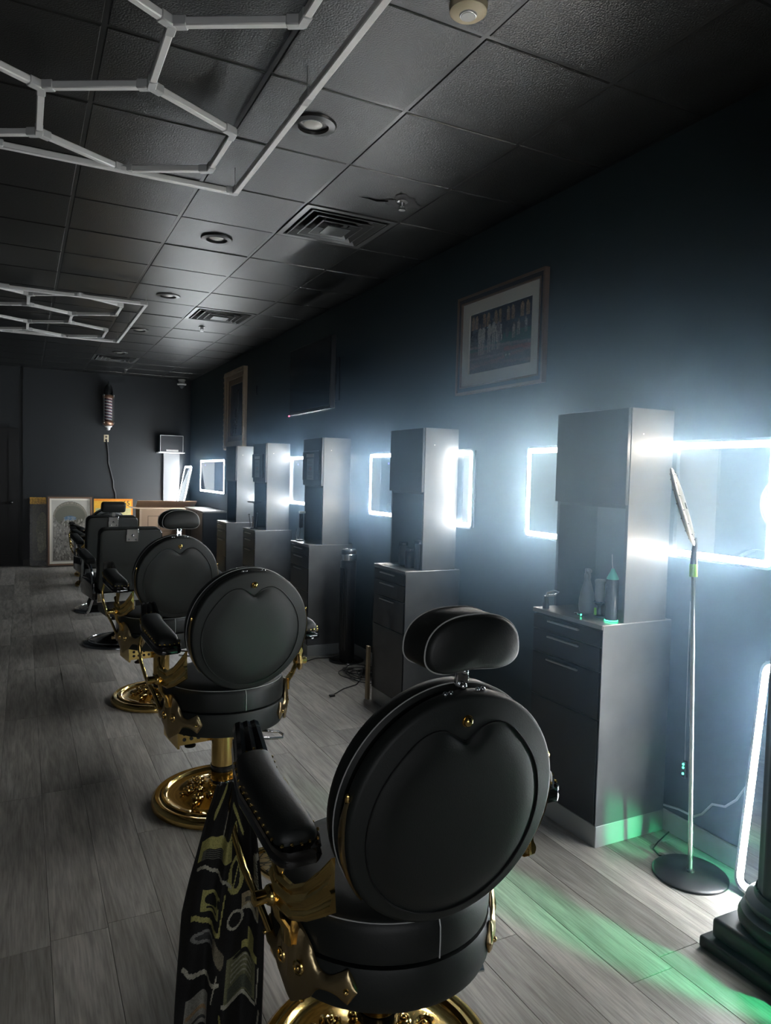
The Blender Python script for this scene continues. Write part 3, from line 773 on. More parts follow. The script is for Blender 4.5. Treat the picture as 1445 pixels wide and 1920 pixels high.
# ================================================================== PRINTED CAPE ON THE NEAREST CHAIR
def cape():
    Y = (.46, .43, .15); K = (.010, .010, .010); Gc = (.52, .50, .40)
    c = Canvas(110, 260, K)
    # v runs from the hem (0) to the top (1)
    c.rect(.05, .72, .55, .80, Y).rect(.08, .715, .40, .755, (.13, .13, .11))
    for k in range(5): c.rect(.12, .72+.0075*k, .36, .7225+.0075*k, K)
    c.line(.15, .88, .30, .985, .018, Y).line(.36, .80, .44, .95, .010, Gc).line(.72, .82, .55, .93, .012, Y)
    c.ell(.62, .66, .10, .075, Y, 1, .25).ell(.61, .66, .05, .055, K, 1, .25).line(.57, .60, .66, .72, .006, Y)
    c.line(.52, .80, .60, .86, .008, Y).line(.60, .86, .66, .74, .007, Y)
    for k in range(12): c.line(.86, .63+.009*k, .95, .635+.009*k, .0035, Gc)
    c.line(.06, .69, .50, .655, .007, Gc).line(.50, .655, .56, .62, .007, Gc)
    c.rect(.16, .52, .44, .60, Y).ell(.30, .565, .09, .022, K).ell(.42, .575, .02, .016, K).rect(.24, .53, .40, .538, K)
    c.line(.08, .50, .46, .465, .010, Y).line(.46, .47, .50, .60, .008, Y)
    c.rect(.68, .52, .92, .575, (.40, .33, .20)).rect(.72, .535, .88, .555, (.10, .09, .07)).ell(.80, .515, .12, .012, Gc)
    c.ring(.62, .485, .075, .033, .16, Gc)
    c.ell(.26, .425, .18, .024, (.26, .26, .24)).ell(.26, .425, .13, .012, (.05, .05, .05)).line(.40, .42, .50, .35, .03, (.25, .22, .15))
    c.rect(.76, .37, .86, .43, Y).rect(.70, .345, .92, .375, Y).rect(.56, .18, .90, .345, (.20, .20, .11)).rect(.60, .19, .86, .24, (.10, .11, .08)).ell(.73, .335, .10, .010, K)
    for k in range(4): c.line(.62, .255+.02*k, .84, .26+.02*k, .004, (.40, .39, .30))
    c.line(.54, .18, .90, .165, .008, Gc).line(.92, .18, .94, .33, .008, Gc)
    c.line(.04, .33, .10, .30, .010, Gc).line(.10, .30, .48, .265, .009, Gc).rect(.10, .10, .34, .22, (.30, .29, .25)).rect(.12, .15, .32, .165, (.36, .24, .13)).rect(.12, .115, .32, .125, (.05, .05, .05))
    c.line(.52, .14, .60, .05, .012, Y).line(.60, .05, .72, .02, .012, Y).line(.92, .02, .96, .16, .010, Gc).line(.40, .20, .46, .30, .008, Gc)
    c.line(.90, .74, .98, .76, .012, Gc)
    c.speckle(.25, 3)
    top = Vector((.515, 1.84, .775)); d = Vector((.90, -.44, 0)); nrm = Vector((-.44, -.90, 0))
    def fn(u, v):
        q = 1-v; w = .085+.115*min(1, q*2.2)**.8+.035*q
        off = -.012-.036*q; s_ = (u-.5)*w+off
        fold = (.010+.020*min(1, q*2.))*math.sin(2*PI*(1.9*u+.25*math.sin(3*q)+.1))+.008*math.sin(2*PI*4.3*u+5*q)
        z = top.z-.015-(.74+.035*math.sin(5*u+1))*q
        z -= .03*(u-.4)*min(1, q*3)
        return tuple(top+d*s_+nrm*(fold+.01)+Vector((0, 0, z-top.z)))
    o = sheet('barber_cape', c, 1, 1, 'print_cloth', None, fn)
    m = o.modifiers.new('thick', 'SOLIDIFY'); m.thickness = .0035
    tag(o, 'black barber cape with yellow tool print hanging from the nearest chair arm', 'cape')
cape()

# ================================================================== FLOOR LAMP, COLUMN, LEANING THINGS BY THE NEAR WALL
def floor_lamp():
    bx_, by_ = 2.415, 1.955
    t = thing('floor_lamp', 'slim standing lamp with a round mottled head and flat disc base', 'lamp', (bx_, by_, 0))
    MB().lathe([(0, .016), (.138, .014), (.145, .008), (.145, 0), (0, 0)], 56).build('base', 'satin_black', t)
    MB().lathe([(.016, .015), (.016, .024), (.009, .03)], 16).build('pole_socket', 'satin_black', t)
    MB().cyl((0, 0, .016), (-.066, -.004, 1.225), .0095, .0085, 14).build('pole', 'pole_metal', t)
    MB().cyl((-.066, -.004, 1.222), (-.0685, -.004, 1.272), .0155, n=16).build('grip_collar', 'lime', t)
    MB().tube([(-.0685, -.004, 1.27), (-.070, -.004, 1.31), (-.068, -.006, 1.34), (-.073, -.008, 1.375)], lambda q: .014-.006*q, 10).build('neck', 'smoke_plastic', t)
    # round head, seen nearly edge-on
    C = Vector((-.165, -.022, 1.497)); up = (Vector((-.078, -.010, 1.37))-Vector((-.245, -.035, 1.625))).normalized()
    nr = up.cross(Vector((.79, .61, 0)).normalized()).normalized(); nr = -nr if nr.x > 0 else nr
    sd = up.cross(nr).normalized()
    M = Matrix((sd, up, nr)).transposed().to_4x4(); M.translation = C
    MB().at(M).lathe([(0, .011), (.12, .010), (.143, .006), (.150, 0), (.143, -.006), (.12, -.010), (0, -.011)], 56).build('lamp_head', 'lampshade', t)
    MB().at(M).tube([(.150*math.cos(2*PI*k/48), .150*math.sin(2*PI*k/48), 0) for k in range(48)], .0045, 6, True).build('head_rim', 'white_plastic', t)
    dm = MB().sphere((0, 0, 0), .003, 6, 4).mesh('rim_dot', 'smoke_plastic')
    for k in range(30):
        a = 2*PI*k/30; o = link('rim_dot', dm, t); o.location = M @ Vector((.134*math.cos(a), .134*math.sin(a), .008 if k % 2 == 0 else -.008))
    MB().at(M).cyl((0, 0, -.014), (0, 0, .014), .013, n=16).build('hub', 'satin_black', t)
    MB().tube([(.05, .08, .006), (.03, .12, .004), (.0, .16, .003), (.02, .21, .003), (.08, .24, .004), (.16, .25, .03)], .003, 6).build('power_cord', 'cable', t)
floor_lamp()
def inline_dimmer():
    t = thing('inline_dimmer', 'thin cord with a small three-light dimmer hanging beside the lamp pole', 'dimmer', (2.612, 2.175, 0))
    MB().tube([(0, .004, 1.07), (-.003, .0, .8), (-.002, -.004, .5), (0, -.006, .36)], .0016, 6).build('cord', 'grey_cable', t)
    b = MB().box((-.008, -.017, .285), (.008, .005, .362), .003).build('dimmer_body', 'black_plastic', t)
    for z in (.347, .332, .305): MB().sphere((-.0085, -.006, z), .005, 8, 6).build('status_light', 'green_led', b)
inline_dimmer()
t = MB().tube([(2.60, 2.262, .125), (2.60, 2.18, .140), (2.598, 2.10, .142), (2.60, 2.06, .17), (2.60, 2.01, .235), (2.60, 1.95, .25), (2.60, 1.90, .30), (2.60, 1.86, .37), (2.60, 1.75, .41)], .005, 8).build('wall_cable', 'grey_cable')
tag(t, 'pale cable sagging along the wall behind the floor lamp', 'cable')
def column():
    cx, cy = 2.275, 1.425
    t = thing('column_pedestal', 'black round column on a stepped square plinth at the right edge', 'column', (cx, cy, 0))
    MB().box((-.205, -.205, 0), (.205, .205, .042), .010).build('lower_plinth', 'column', t)
    MB().box((-.178, -.178, .043), (.178, .178, .112), .014).build('upper_plinth', 'column', t)
    MB().lathe([(.001, .113), (.158, .113), (.170, .128), (.172, .145), (.163, .165), (.148, .172), (.142, .182), (.150, .192), (.150, .205), (.138, .215), (.126, .222), (.122, .24)], 48).build('moulded_foot', 'column', t)
    n = 96; vs = []; fs = []
    for z in (.24, .95, 1.6, 2.3, 3.0):
        for k in range(n):
            a = 2*PI*k/n; r = .117-.010*(z-.24)/2.76-.004*abs(math.sin(8*a)); vs.append((r*math.cos(a), r*math.sin(a), z))
    for i in range(4):
        for k in range(n): fs.append((i*n+k, i*n+(k+1) % n, (i+1)*n+(k+1) % n, (i+1)*n+k))
    MB().add(vs, fs).build('shaft', 'column', t)
    MB().lathe([(.107, 3.0), (.116, 3.005), (.116, 3.02), (.122, 3.03), (.135, 3.06), (.138, 3.10), (.138, H-.012), (.001, H-.012)], 48).build('capital', 'column', t)
column()
# low green effect lamp on the floor beside the column (its light is in the photograph)
def green_lamp():
    p = (2.54, .50, 0)
    t = thing('effect_lamp', 'small black floor spotlight throwing green light past the column', 'lamp', p)
    MB().lathe([(0, 0), (.07, 0), (.07, .02), (.03, .03), (.012, .40), (0, .40)], 24).build('stand', 'satin_black', t)
    d = Vector((-.27, .96, -.50)).normalized(); c = Vector((0, 0, .52))
    MB().cyl(c-d*.07, c+d*.05, .05, .06, 24).build('can', 'satin_black', t)
    MB().cyl(c+d*.0505, c+d*.053, .05, .05, 24).build('lens', 'green_led', t)
    MB().tube([(-.075, 0, .52), (-.07, 0, .43), (0, 0, .415), (.07, 0, .43), (.075, 0, .52)], .006, 8).build('yoke', 'steel', t)
    l = bpy.data.lights.new('green_beam', 'SPOT'); l.energy = GREEN_W; l.color = (.03, 1., .38); l.spot_size = math.radians(41); l.spot_blend = .25; l.shadow_soft_size = .03
    o = bpy.data.objects.new('green_beam', l); COL.objects.link(o); o.parent = t; o.location = c+d*.07
    o.rotation_euler = d.to_track_quat('-Z', 'Y').to_euler()
green_lamp()

# ================================================================== THINGS ON THE COUNTERS
def spray_bottle(x, y, z):
    t = thing('spray_bottle', 'translucent grey spray bottle standing in the nearest tower niche', 'bottle', (x, y, z), math.radians(60))
    MB().lathe([(0, 0), (.030, 0), (.034, .006), (.037, .03), (.036, .06), (.030, .095), (.020, .13), (.014, .15), (.0135, .165)], 28).build('body', 'bottle_grey', t)
    MB().lathe([(.0155, .16), (.0155, .18), (.010, .185)], 20).box((-.014, -.011, .182), (.018, .011, .205), .004).box((-.055, -.008, .192), (-.012, .008, .207), .003).box((-.062, -.006, .194), (-.054, .006, .204), .001).build('spray_head', 'bottle_grey', t)
    MB().tube([(-.018, 0, .193), (-.028, 0, .175), (-.044, 0, .150)], (.004, .007), 6).build('trigger', 'bottle_grey', t)
    MB().box((-.012, -.0375, .055), (.012, -.0345, .08)).build('print_mark', 'smoke_plastic', t, False)
spray_bottle(2.36, 2.55, BH)
t = thing('spray_bottle', 'tall dark bottle with a teal cap and thin straw in the nearest tower niche', 'bottle', (2.315, 2.345, BH))
MB().lathe([(0, 0), (.026, 0), (.028, .006), (.028, .17), (.024, .19)], 24).build('body', 'smoke_plastic', t)
MB().lathe([(.026, .185), (.026, .19), (.010, .222), (.007, .232), (0, .233)], 20).build('cap', 'teal_cap', t)
MB().tube([(0, 0, .225), (-.006, .0, .255), (-.009, 0, .295)], .0016, 6).build('straw', 'white_plastic', t)
MB().lathe([(.0285, .002), (.0285, .006)], 24).build('base_band', 'green_led', t)
t = thing('clipper_stand', 'dark hair clipper upright in its stand in the nearest tower niche', 'clipper', (2.325, 2.43, BH))
MB().lathe([(0, 0), (.022, 0), (.024, .008), (.010, .014), (.007, .05), (.022, .064), (.024, .072)], 20).build('stand', 'smoke_plastic', t)
MB().lathe([(.0245, .066), (.027, .069), (.0245, .072)], 24).build('stand_ring', 'chrome', t)
MB().lathe([(.018, .072), (.023, .10), (.021, .15), (.024, .165), (.020, .172), (0, .173)], 20).build('clipper_body', 'bottle_grey', t)
MB().box((-.026, -.006, .012), (-.022, .006, .045)).build('charge_light', 'lime', t, False)
t = thing('trimmer', 'small chrome-handled trimmer on the far corner of the nearest cabinet', 'trimmer', (2.235, 2.69, BH))
MB().lathe([(0, 0), (.016, 0), (.016, .02), (.012, .03), (.010, .06), (0, .062)], 16).build('body', 'smoke_plastic', t)
MB().tube([(0, 0, .055), (.004, .0, .075), (.03, -.02, .088), (.05, -.03, .080), (.03, -.03, .068), (.006, -.004, .062)], .0045, 8).build('blade_arm', 'chrome', t)
t = thing('hair_dye_tube', 'small glinting clip lying on the nearest countertop', 'clip', (2.275, 2.49, BH))
MB().box((-.02, -.03, 0), (.02, .03, .012), .004).build('body', 'satin_black', t)
for k in range(3): MB().sphere((-.0195, -.02+.02*k, .008), .004, 8, 6).build('stud', 'chrome' if k else 'green_led', t)
t.name = 'clip'
# second tower: dark jars
for k, (x, y, h_, lab) in enumerate(((2.36, 4.37, .16, 'dark lidded jar at the back of the second tower niche'), (2.34, 4.24, .13, 'shorter dark jar in the middle of the second tower niche'), (2.345, 4.12, .20, 'tall dark bottle at the front of the second tower niche'))):
    t = thing('jar' if k < 2 else 'bottle', lab, 'jar' if k < 2 else 'bottle', (x, y, BH))
    MB().lathe([(0, 0), (.032, 0), (.035, .006), (.035, h_*.8), (.03, h_*.86)], 24).build('body', 'smoke_plastic', t)
    MB().lathe([(.031, h_*.85), (.033, h_*.86), (.033, h_*.97), (.028, h_), (0, h_)], 24).build('lid', 'dark_chrome', t)
t = thing('paper_sheet', 'pale paper sheet lying on the second cabinet top', 'paper', (2.262, 4.42, BH+.0005), math.radians(12))
MB().box((-.05, -.07, 0), (.05, .07, .0015)).build('sheet', 'paper', t, False)
# third tower: clipper on a slanted chrome arm
t = thing('clipper_rack', 'slanted chrome clipper rack on the third cabinet top', 'rack', (2.262, 6.20, BH))
MB().box((-.03, -.03, 0), (.03, .03, .012), .003).build('foot', 'satin_black', t)
MB().tube([(0, 0, .01), (.004, -.012, .12), (.012, -.03, .26)], (.007, .004), 8).build('arm', 'chrome', t)
MB().box((-.02, -.055, .255), (.035, -.02, .275), .003).build('head', 'white_plastic', t)
MB().box((-.012, -.028, .12), (.025, -.004, .25), .006).build('clipper', 'satin_black', t)
MB().tube([(-.02, .01, .012), (-.03, .012, .07), (-.022, .01, .12)], .004, 6).build('hook', 'chrome', t)
# fourth tower: dish lamp and tools
t = thing('dish_stand', 'round dark dish on a stand crowded with chrome tools, on the fourth cabinet', 'stand', (2.265, 7.66, BH))
MB().lathe([(0, 0), (.04, 0), (.04, .01), (.008, .016), (.007, .27), (.02, .28), (.075, .29), (.08, .297), (.06, .30), (0, .30)], 28).build('dish', 'smoke_plastic', t)
for k, (dx, dy, l_) in enumerate(((-.03, .03, .10), (-.02, -.03, .08), (.03, .02, .12))):
    MB().cyl((dx, dy, .012), (dx*1.5, dy*1.5, .05+l_), .006, .004, 8).sphere((dx*1.5, dy*1.5, .05+l_), .009, 8, 6).build('tool', 'chrome', t)

# ================================================================== TOWER FAN, CABLES
t = thing('tower_fan', 'slim black tower fan with a silver band between the second and third cabinets', 'fan', (2.47, 5.55, 0))
MB().lathe([(0, .022), (.05, .022), (.14, .014), (.15, .006), (.15, 0), (0, 0)], 40).build('base', 'gloss_black', t)
MB().lathe([(.062, .018), (.066, .03), (.066, .86), (.060, .865)], 32).build('body', 'satin_black', t)
MB().lathe([(.067, .865), (.070, .868), (.070, .915), (.067, .918)], 32).build('silver_band', 'alu', t)
MB().lathe([(.066, .918), (.066, .945), (.06, .955), (0, .957)], 32).build('top_cap', 'satin_black', t)
MB().tube([(.061*math.cos(2*PI*k/32), .061*math.sin(2*PI*k/32), .956) for k in range(32)], .003, 6, True).build('top_rim', 'alu', t)
for k in range(9):
    a = PI+.9*(k-4)/4; MB().box((.0655, -.002, .10), (.068, .002, .80)).at(Matrix.Identity(4)).build('grille_slat', 'gloss_black', t, False).rotation_euler = (0, 0, a)
def coil(seed, c, R, turns, rr=.004):
    r = random.Random(seed); pts = []
    for k in range(int(turns*18)):
        a = 2*PI*k/18; q = R*(1+.35*math.sin(a*.37+seed)+.2*math.sin(a*1.3)); pts.append((c[0]+q*math.cos(a)*.8+.03*math.sin(a*.21), c[1]+q*math.sin(a)*1.2+.05*math.cos(a*.17), .006+.002*k/18+.012*abs(math.sin(a*.5+seed))))
    return pts
pts = coil(1, (2.42, 5.06), .13, 5); pts += [(2.33, 4.96, .006), (2.25, 4.86, .005), (2.12, 4.80, .005), (1.99, 4.69, .005)]
t = thing('cable_tangle', 'tangle of black cables on the floor beside the second cabinet', 'cable')
MB().tube(pts, .0042, 6).build('cord', 'cable', t)
MB().tube(coil(3, (2.33, 5.12), .10, 3)+[(2.45, 5.2, .01), (2.58, 5.35, .01)], .0042, 6).build('cord', 'cable', t)
MB().tube(coil(5, (2.47, 4.93), .09, 3), .0042, 6).build('cord', 'cable', t)
MB().box((2.42, 4.98, .004), (2.52, 5.12, .05), .01).build('power_adapter', 'black_plastic', t)
MB().box((1.955, 4.66, .001), (1.995, 4.69, .013), .003).build('plug', 'black_plastic', t)
t = tag(MB().tube([(2.41, 5.66, .006), (2.25, 5.70, .005), (2.12, 5.62, .005), (2.05, 5.70, .005), (2.14, 5.80, .006), (2.18, 5.90, .005), (2.02, 5.95, .005), (1.95, 5.86, .005), (2.08, 5.76, .009)], .0042, 6).build('fan_cable', 'cable'), 'black cable looped on the floor in front of the third cabinet', 'cable')
t = tag(MB().box((2.585, 4.51, .02), (2.605, 4.55, .40), .002).build('wood_batten', 'wood_strip'), 'pale wooden batten upright behind the second cabinet', 'batten')
t.location = (-.41, .0, -.02)

# ================================================================== WALL THINGS
def picture_one():
    w, h = .905, .64
    t = thing('framed_picture', 'large framed print of players with a cream mat, high on the right wall', 'picture'); t.matrix_world = on_right_wall(3.685, 2.455)
    for k, (x0, x1, z0_, z1, in_, d0, d1, m) in enumerate(((-w/2, w/2, -h/2, h/2, .016, -.034, -.002, 'frame_wood'), (-w/2+.016, w/2-.016, -h/2+.016, h/2-.016, .026, -.026, -.002, 'frame_dark'), (-w/2+.042, w/2-.042, -h/2+.042, h/2-.042, .010, -.030, -.002, 'frame_wood'))):
        MB().frame(x0, x1, z0_, z1, in_, d0, d1).build('frame', m, t, False)
    MB().frame(-w/2+.05, w/2-.05, -h/2+.05, h/2-.05, .078, -.018, -.004).build('mat_board', 'mat_board', t, False)
    pw, ph = w-.256, h-.256+.03
    c = Canvas(96, 72, (.030, .026, .030))
    c.rect(0, 0, 1, .42, (.085, .06, .062)).rect(0, .36, 1, .46, (.030, .06, .052)).rect(.55, .36, 1, .55, (.025, .065, .052))
    for (a, b, d, e, w_, col) in ((0, .44, 1, .34, .022, (.16, .14, .145)), (0, .25, 1, .22, .018, (.15, .12, .125)), (0, .10, 1, .24, .022, (.16, .105, .10)), (0, .17, 1, .06, .02, (.12, .08, .08)), (.6, .30, 1, .28, .03, (.17, .07, .06))): c.line(a, b, d, e, w_, col)
    for u in (.05, .11, .24, .31, .43, .50, .63, .70, .84, .92): c.ell(u, .86, .026, .10, (.27, .18, .105)).rect(u-.026, .74, u+.026, .86, (.23, .15, .09))
    for (u, v, s_) in ((.17, .62, 1), (.23, .62, 1), (.33, .64, 1), (.40, .66, 1.05), (.48, .65, 1.1)):
        col = (.30, .27, .24) if u != .48 else (.16, .13, .12)
        c.ell(u, v, .034*s_, .13, col).rect(u-.025, v-.33, u-.005, v-.05, (.27, .24, .22)).rect(u+.005, v-.33, u+.025, v-.05, (.27, .24, .22)).ell(u, v+.15, .020, .035, (.10, .07, .05))
    for u in (.44, .52): c.line(u, .70, u+.01, .46, .010, (.34, .31, .28))
    for (u, v) in ((.72, .60), (.79, .63), (.90, .64)): c.ell(u, v, .020, .055, (.30, .28, .25)).rect(u-.018, v-.16, u-.004, v-.02, (.28, .26, .23)).rect(u+.004, v-.16, u+.018, v-.02, (.28, .26, .23)).ell(u, v+.07, .011, .018, (.14, .10, .08))
    c.ell(.62, .55, .03, .08, (.07, .065, .07)).ell(.63, .20, .05, .045, (.05, .045, .045)).ell(.61, .20, .012, .016, (.4, .38, .36)).ell(.66, .20, .012, .016, (.4, .38, .36))
    c.c *= 1.5; c.speckle(.45, 5)
    s = sheet('print', c, w-.254, h-.254, 'print_gloss', t); s.location = (0, -.008, -(h-.254)/2)
picture_one()
def picture_two():
    w, h = 1.02, 1.08
    t = thing('framed_picture', 'ornate gold-framed portrait on the right wall above the fifth tower', 'picture'); t.matrix_world = on_right_wall(9.80, 2.44)
    MB().frame(-w/2, w/2, -h/2, h/2, .05, -.055, -.002).build('frame', 'gold_frame', t, False)
    MB().frame(-w/2+.05, w/2-.05, -h/2+.05, h/2-.05, .06, -.035, -.002).build('frame', 'gold_frame', t, False)
    MB().frame(-w/2+.11, w/2-.11, -h/2+.11, h/2-.11, .075, -.016, -.002).build('liner', 'bronze', t, False)
    bead = MB().sphere((0, 0, 0), .020, 8, 6, (1, .8, 1)).mesh('bead', 'gold_frame')
    for k in range(14):
        for sx in (-1, 1): o = link('bead', bead, t); o.location = (sx*(w/2-.012), -.05, -h/2+.05+(h-.1)*k/13)
    for k in range(12):
        for sz in (-1, 1): o = link('bead', bead, t); o.location = (-w/2+.08+(w-.16)*k/11, -.05, sz*(h/2-.012))
    c = Canvas(40, 48, (.035, .035, .042))
    c.ell(.55, .35, .22, .40, (.07, .068, .075)).ell(.62, .62, .05, .22, (.14, .14, .15)).ell(.45, .30, .10, .25, (.11, .11, .12)).ell(.6, .82, .06, .06, (.12, .10, .09)).line(.2, .05, .6, .3, .03, (.10, .10, .10)).speckle(.4, 9)
    s = sheet('print', c, w-.36, h-.36, 'print_gloss', t); s.location = (0, -.006, -(h-.36)/2)
picture_two()
def television():
    t = thing('television', 'switched-off black television tilted on the right wall above the third and fourth towers', 'television'); t.matrix_world = on_right_wall(6.305, 2.475, XW-.13)
    MB().box((-.53, -.14, -.315), (.53, -.09, .315), .006).build('cabinet', 'black_plastic', t)
    MB().box((-.515, -.1415, -.29), (.515, -.1402, .302)).build('screen', 'screen', t, False)
    MB().box((-.53, -.146, -.319), (.53, -.10, -.3155)).build('bottom_trim', 'alu', t, False)
    MB().sphere((-.515, -.146, -.322), .009, 8, 6, (1.6, .8, .8)).build('standby_light', 'red_led', t)
    MB().box((-.20, -.09, -.20), (.20, -.06, .20), .01).box((-.05, -.06, -.05), (.05, .115, .05)).box((-.12, .115, -.2), (.12, .129, .2), .004).build('wall_bracket', 'satin_black', t)
television()
# wall cable scar right of the portrait
tag(MB().at(on_right_wall(8.85, 2.62)).box((-.006, -.012, -.06), (.006, -.001, .06), .003).build('wall_sensor', 'dark_chrome'), 'small vertical strip on the wall beside the gold-framed portrait', 'sensor')

# ================================================================== FAR WALL
def barber_pole():
    t = thing('barber_pole', 'striped barber pole with copper fittings on the far wall', 'barber pole', (1.262, YF-.13, 2.22))
    MB().lathe([(0, 0), (.018, .005), (.03, .02), (.035, .05), (.055, .06), (.06, .075)], 24).build('bottom_finial', 'white_plastic', t)
    MB().lathe([(.045, .075), (.085, .10), (.092, .13), (.088, .155), (.070, .16)], 28).build('bottom_cup', 'copper', t)
    n = 24; rows = 60; vs = []; fs = []
    for j in range(rows+1):
        for k in range(n): a = 2*PI*k/n; vs.append((.058*math.cos(a), .058*math.sin(a), .16+.37*j/rows))
    for j in range(rows):
        for k in range(n): fs.append((j*n+k, j*n+(k+1) % n, (j+1)*n+(k+1) % n, (j+1)*n+k))
    me = bpy.data.meshes.new('striped_core'); me.from_pydata(vs, [], fs)
    m = mat('stripes', (.5, .5, .5), .3); g = nd(m, 'ShaderNodeAttribute', attribute_name='Col'); lk(m, g.outputs['Color'], bsdf(m).inputs['Base Color'])
    at = me.color_attributes.new('Col', 'FLOAT_COLOR', 'CORNER'); cols = []
    for j in range(rows):
        for k in range(n):
            q = (j/rows*7.5+k/n) % 1.0
            c = (.60, .60, .58) if q < .42 else ((.05, .06, .12) if q < .72 else (.20, .05, .05)); cols += [(*c, 1)]*4
    at.data.foreach_set('color', np.array(cols, np.float32).ravel()); me.materials.append(m); link('striped_core', me, t)
    MB().lathe([(.070, .53), (.088, .535), (.092, .56), (.080, .58), (.060, .585)], 28).build('top_cup', 'copper', t)
    MB().lathe([(.072, .585), (.070, .64), (.06, .70), (.045, .74), (.02, .76), (.012, .775), (.006, .80), (0, .81)], 28).build('dome', 'dark_chrome', t)
    for k in range(4):
        a = PI/4+PI/2*k; x, y = .105*math.cos(a), .105*math.sin(a)
        MB().cyl((x, y, .13), (x, y, .57), .005, n=8).sphere((x, y, .125), .013, 8, 6).sphere((x, y, .575), .013, 8, 6).build('rod', 'steel', t)
    MB().box((-.05, .05, .20), (.05, .13, .50), .005).build('wall_plate', 'dark_chrome', t)
barber_pole()
t = thing('wall_outlet', 'cream wall outlet below the barber pole', 'outlet', (1.243, YF, 2.095))
MB().box((-.038, -.008, -.06), (.038, 0, .06), .004).build('plate', 'cream', t)
for z in (-.026, .026): MB().cyl((0, -.0095, z), (0, -.008, z), .018, n=16).build('socket', 'ink', t)
t = tag(MB().tube([(1.245, YF-.015, 2.07), (1.26, YF-.02, 1.97), (1.275, YF-.012, 1.83), (1.28, YF-.012, 1.68), (1.32, YF-.012, 1.52), (1.355, YF-.012, 1.38), (1.355, YF-.012, 1.28), (1.39, YF-.012, 1.18), (1.40, YF-.012, 1.0)], .012, 8).build('power_cord', 'cable'), 'black power cord hanging down the far wall from the outlet', 'cord')
t = thing('security_camera', 'small white dome camera at the far ceiling corner', 'camera', (2.44, YF-.15, H-.01))
MB().lathe([(0, 0), (.06, 0), (.062, -.02), (.05, -.035), (.05, -.06), (.075, -.07), (.078, -.09), (.06, -.10)], 24).build('housing', 'white_plastic', t)
MB().lathe([(.055, -.10), (.045, -.135), (.02, -.155), (0, -.158)], 24).build('dome', 'smoke_plastic', t)
# tower panel against the far wall with a box on top, counter, leaning mirror
t = thing('tower_cabinet', 'narrow pale tower against the far wall behind the cardboard box', 'cabinet', (2.16, YF-.085, 0))
MB().box((0, 0, .0), (.27, .018, 1.88), .002).build('front_panel', 'cab_edge', t)
MB().box((0, .018, .0), (.018, .07, 1.88)).box((.252, .018, 0), (.27, .07, 1.88)).box((0, .018, 1.862), (.27, .07, 1.88)).build('carcass', 'cab', t, False)
t = thing('storage_box', 'dark open box with a pale rim on the far tower', 'box', (2.27, YF-.125, 1.8815))
MB().box((-.22, -.12, 0), (.22, .12, .02), .003).build('tray', 'white_plastic', t)
MB().box((-.19, -.10, .021), (.19, .12, .30), .004).build('box', 'cab', t)
MB().frame(-.192, .192, .019, .302, .007, -.106, -.1005).build('rim', 'white_plastic', t, False)
MB().box((-.09, -.108, .03), (.11, -.1065, .06)).build('label', 'paper', t, False)
t = thing('drawer_cabinet', 'pale-topped low counter in the far right corner', 'cabinet', (2.28, 10.20, 0))
MB().box((0, 0, .09), (.33, 1.2, 1.0)).build('carcass', 'cab', t, False)
MB().box((-.02, -.02, 1.001), (.335, 1.22, 1.025), .003).build('countertop', 'counter', t)
MB().box((.02, .01, 0), (.33, 1.2, .09)).build('kick_board', 'cab', t, False)
for k in range(3): MB().box((-.012, .01+.4*k, .11), (-.001, .39+.4*k, .995), .002).build('door', 'cab', t, False)
led_mirror('narrow lit mirror leaning in the far corner behind the cardboard box', .55, 1.70, T(2.385, 12.455, .838) @ RZ(-PI/2) @ RX(math.radians(-11.)), .03, .03, .010)
t_box = thing('cardboard_box', 'large brown cardboard shipping box on the floor by the far wall', 'box', (1.60, 11.50, 0), math.radians(-2))
BZ = .985
MB().box((0, 0, .0), (.92, .006, BZ)).box((0, .60, 0), (.92, .606, BZ)).box((0, .006, 0), (.006, .60, BZ)).box((.914, .006, 0), (.92, .60, BZ)).box((0, 0, 0), (.92, .606, .008)).build('walls', 'cardboard', t_box, False)
MB().at(T(0, .0, BZ)).box((0, 0, 0), (.92, .30, .005)).build('top_flap', 'card_edge', t_box, False)
MB().at(T(0, .606, BZ) @ RX(math.radians(-22))).box((0, -.30, 0), (.92, 0, .005)).build('top_flap', 'card_edge', t_box, False)
MB().at(T(0, 0, BZ) @ RY(math.radians(-172))).box((0, .01, 0), (.13, .59, .005)).build('side_flap', 'card_edge', t_box, False)
MB().box((-.002, -.0012, .02), (.03, -.0003, BZ-.01)).build('tape_strip', 'card_edge', t_box, False)
c = Canvas(90, 22, (.5, .34, .23))
for r_ in range(3):
    for k in range(6):
        u0 = .04+.16*k
        if random.random() < .8:
            for q in range(9): c.rect(u0+.012*q, .72-.32*r_, u0+.012*q+.007, .88-.32*r_, (.13, .09, .07)) if random.random() < .75 else None
s = sheet('printed_text', c, .34, .13, 'print_matte', t_box); s.location = (.64, -.0012, .80)
for z0_, x0 in ((.64, .12), (.64, .30)): MB().frame(x0, x0+.16, z0_, z0_+.24, .006, -.0015, -.0005).build('printed_mark', 'ink', t_box, False)
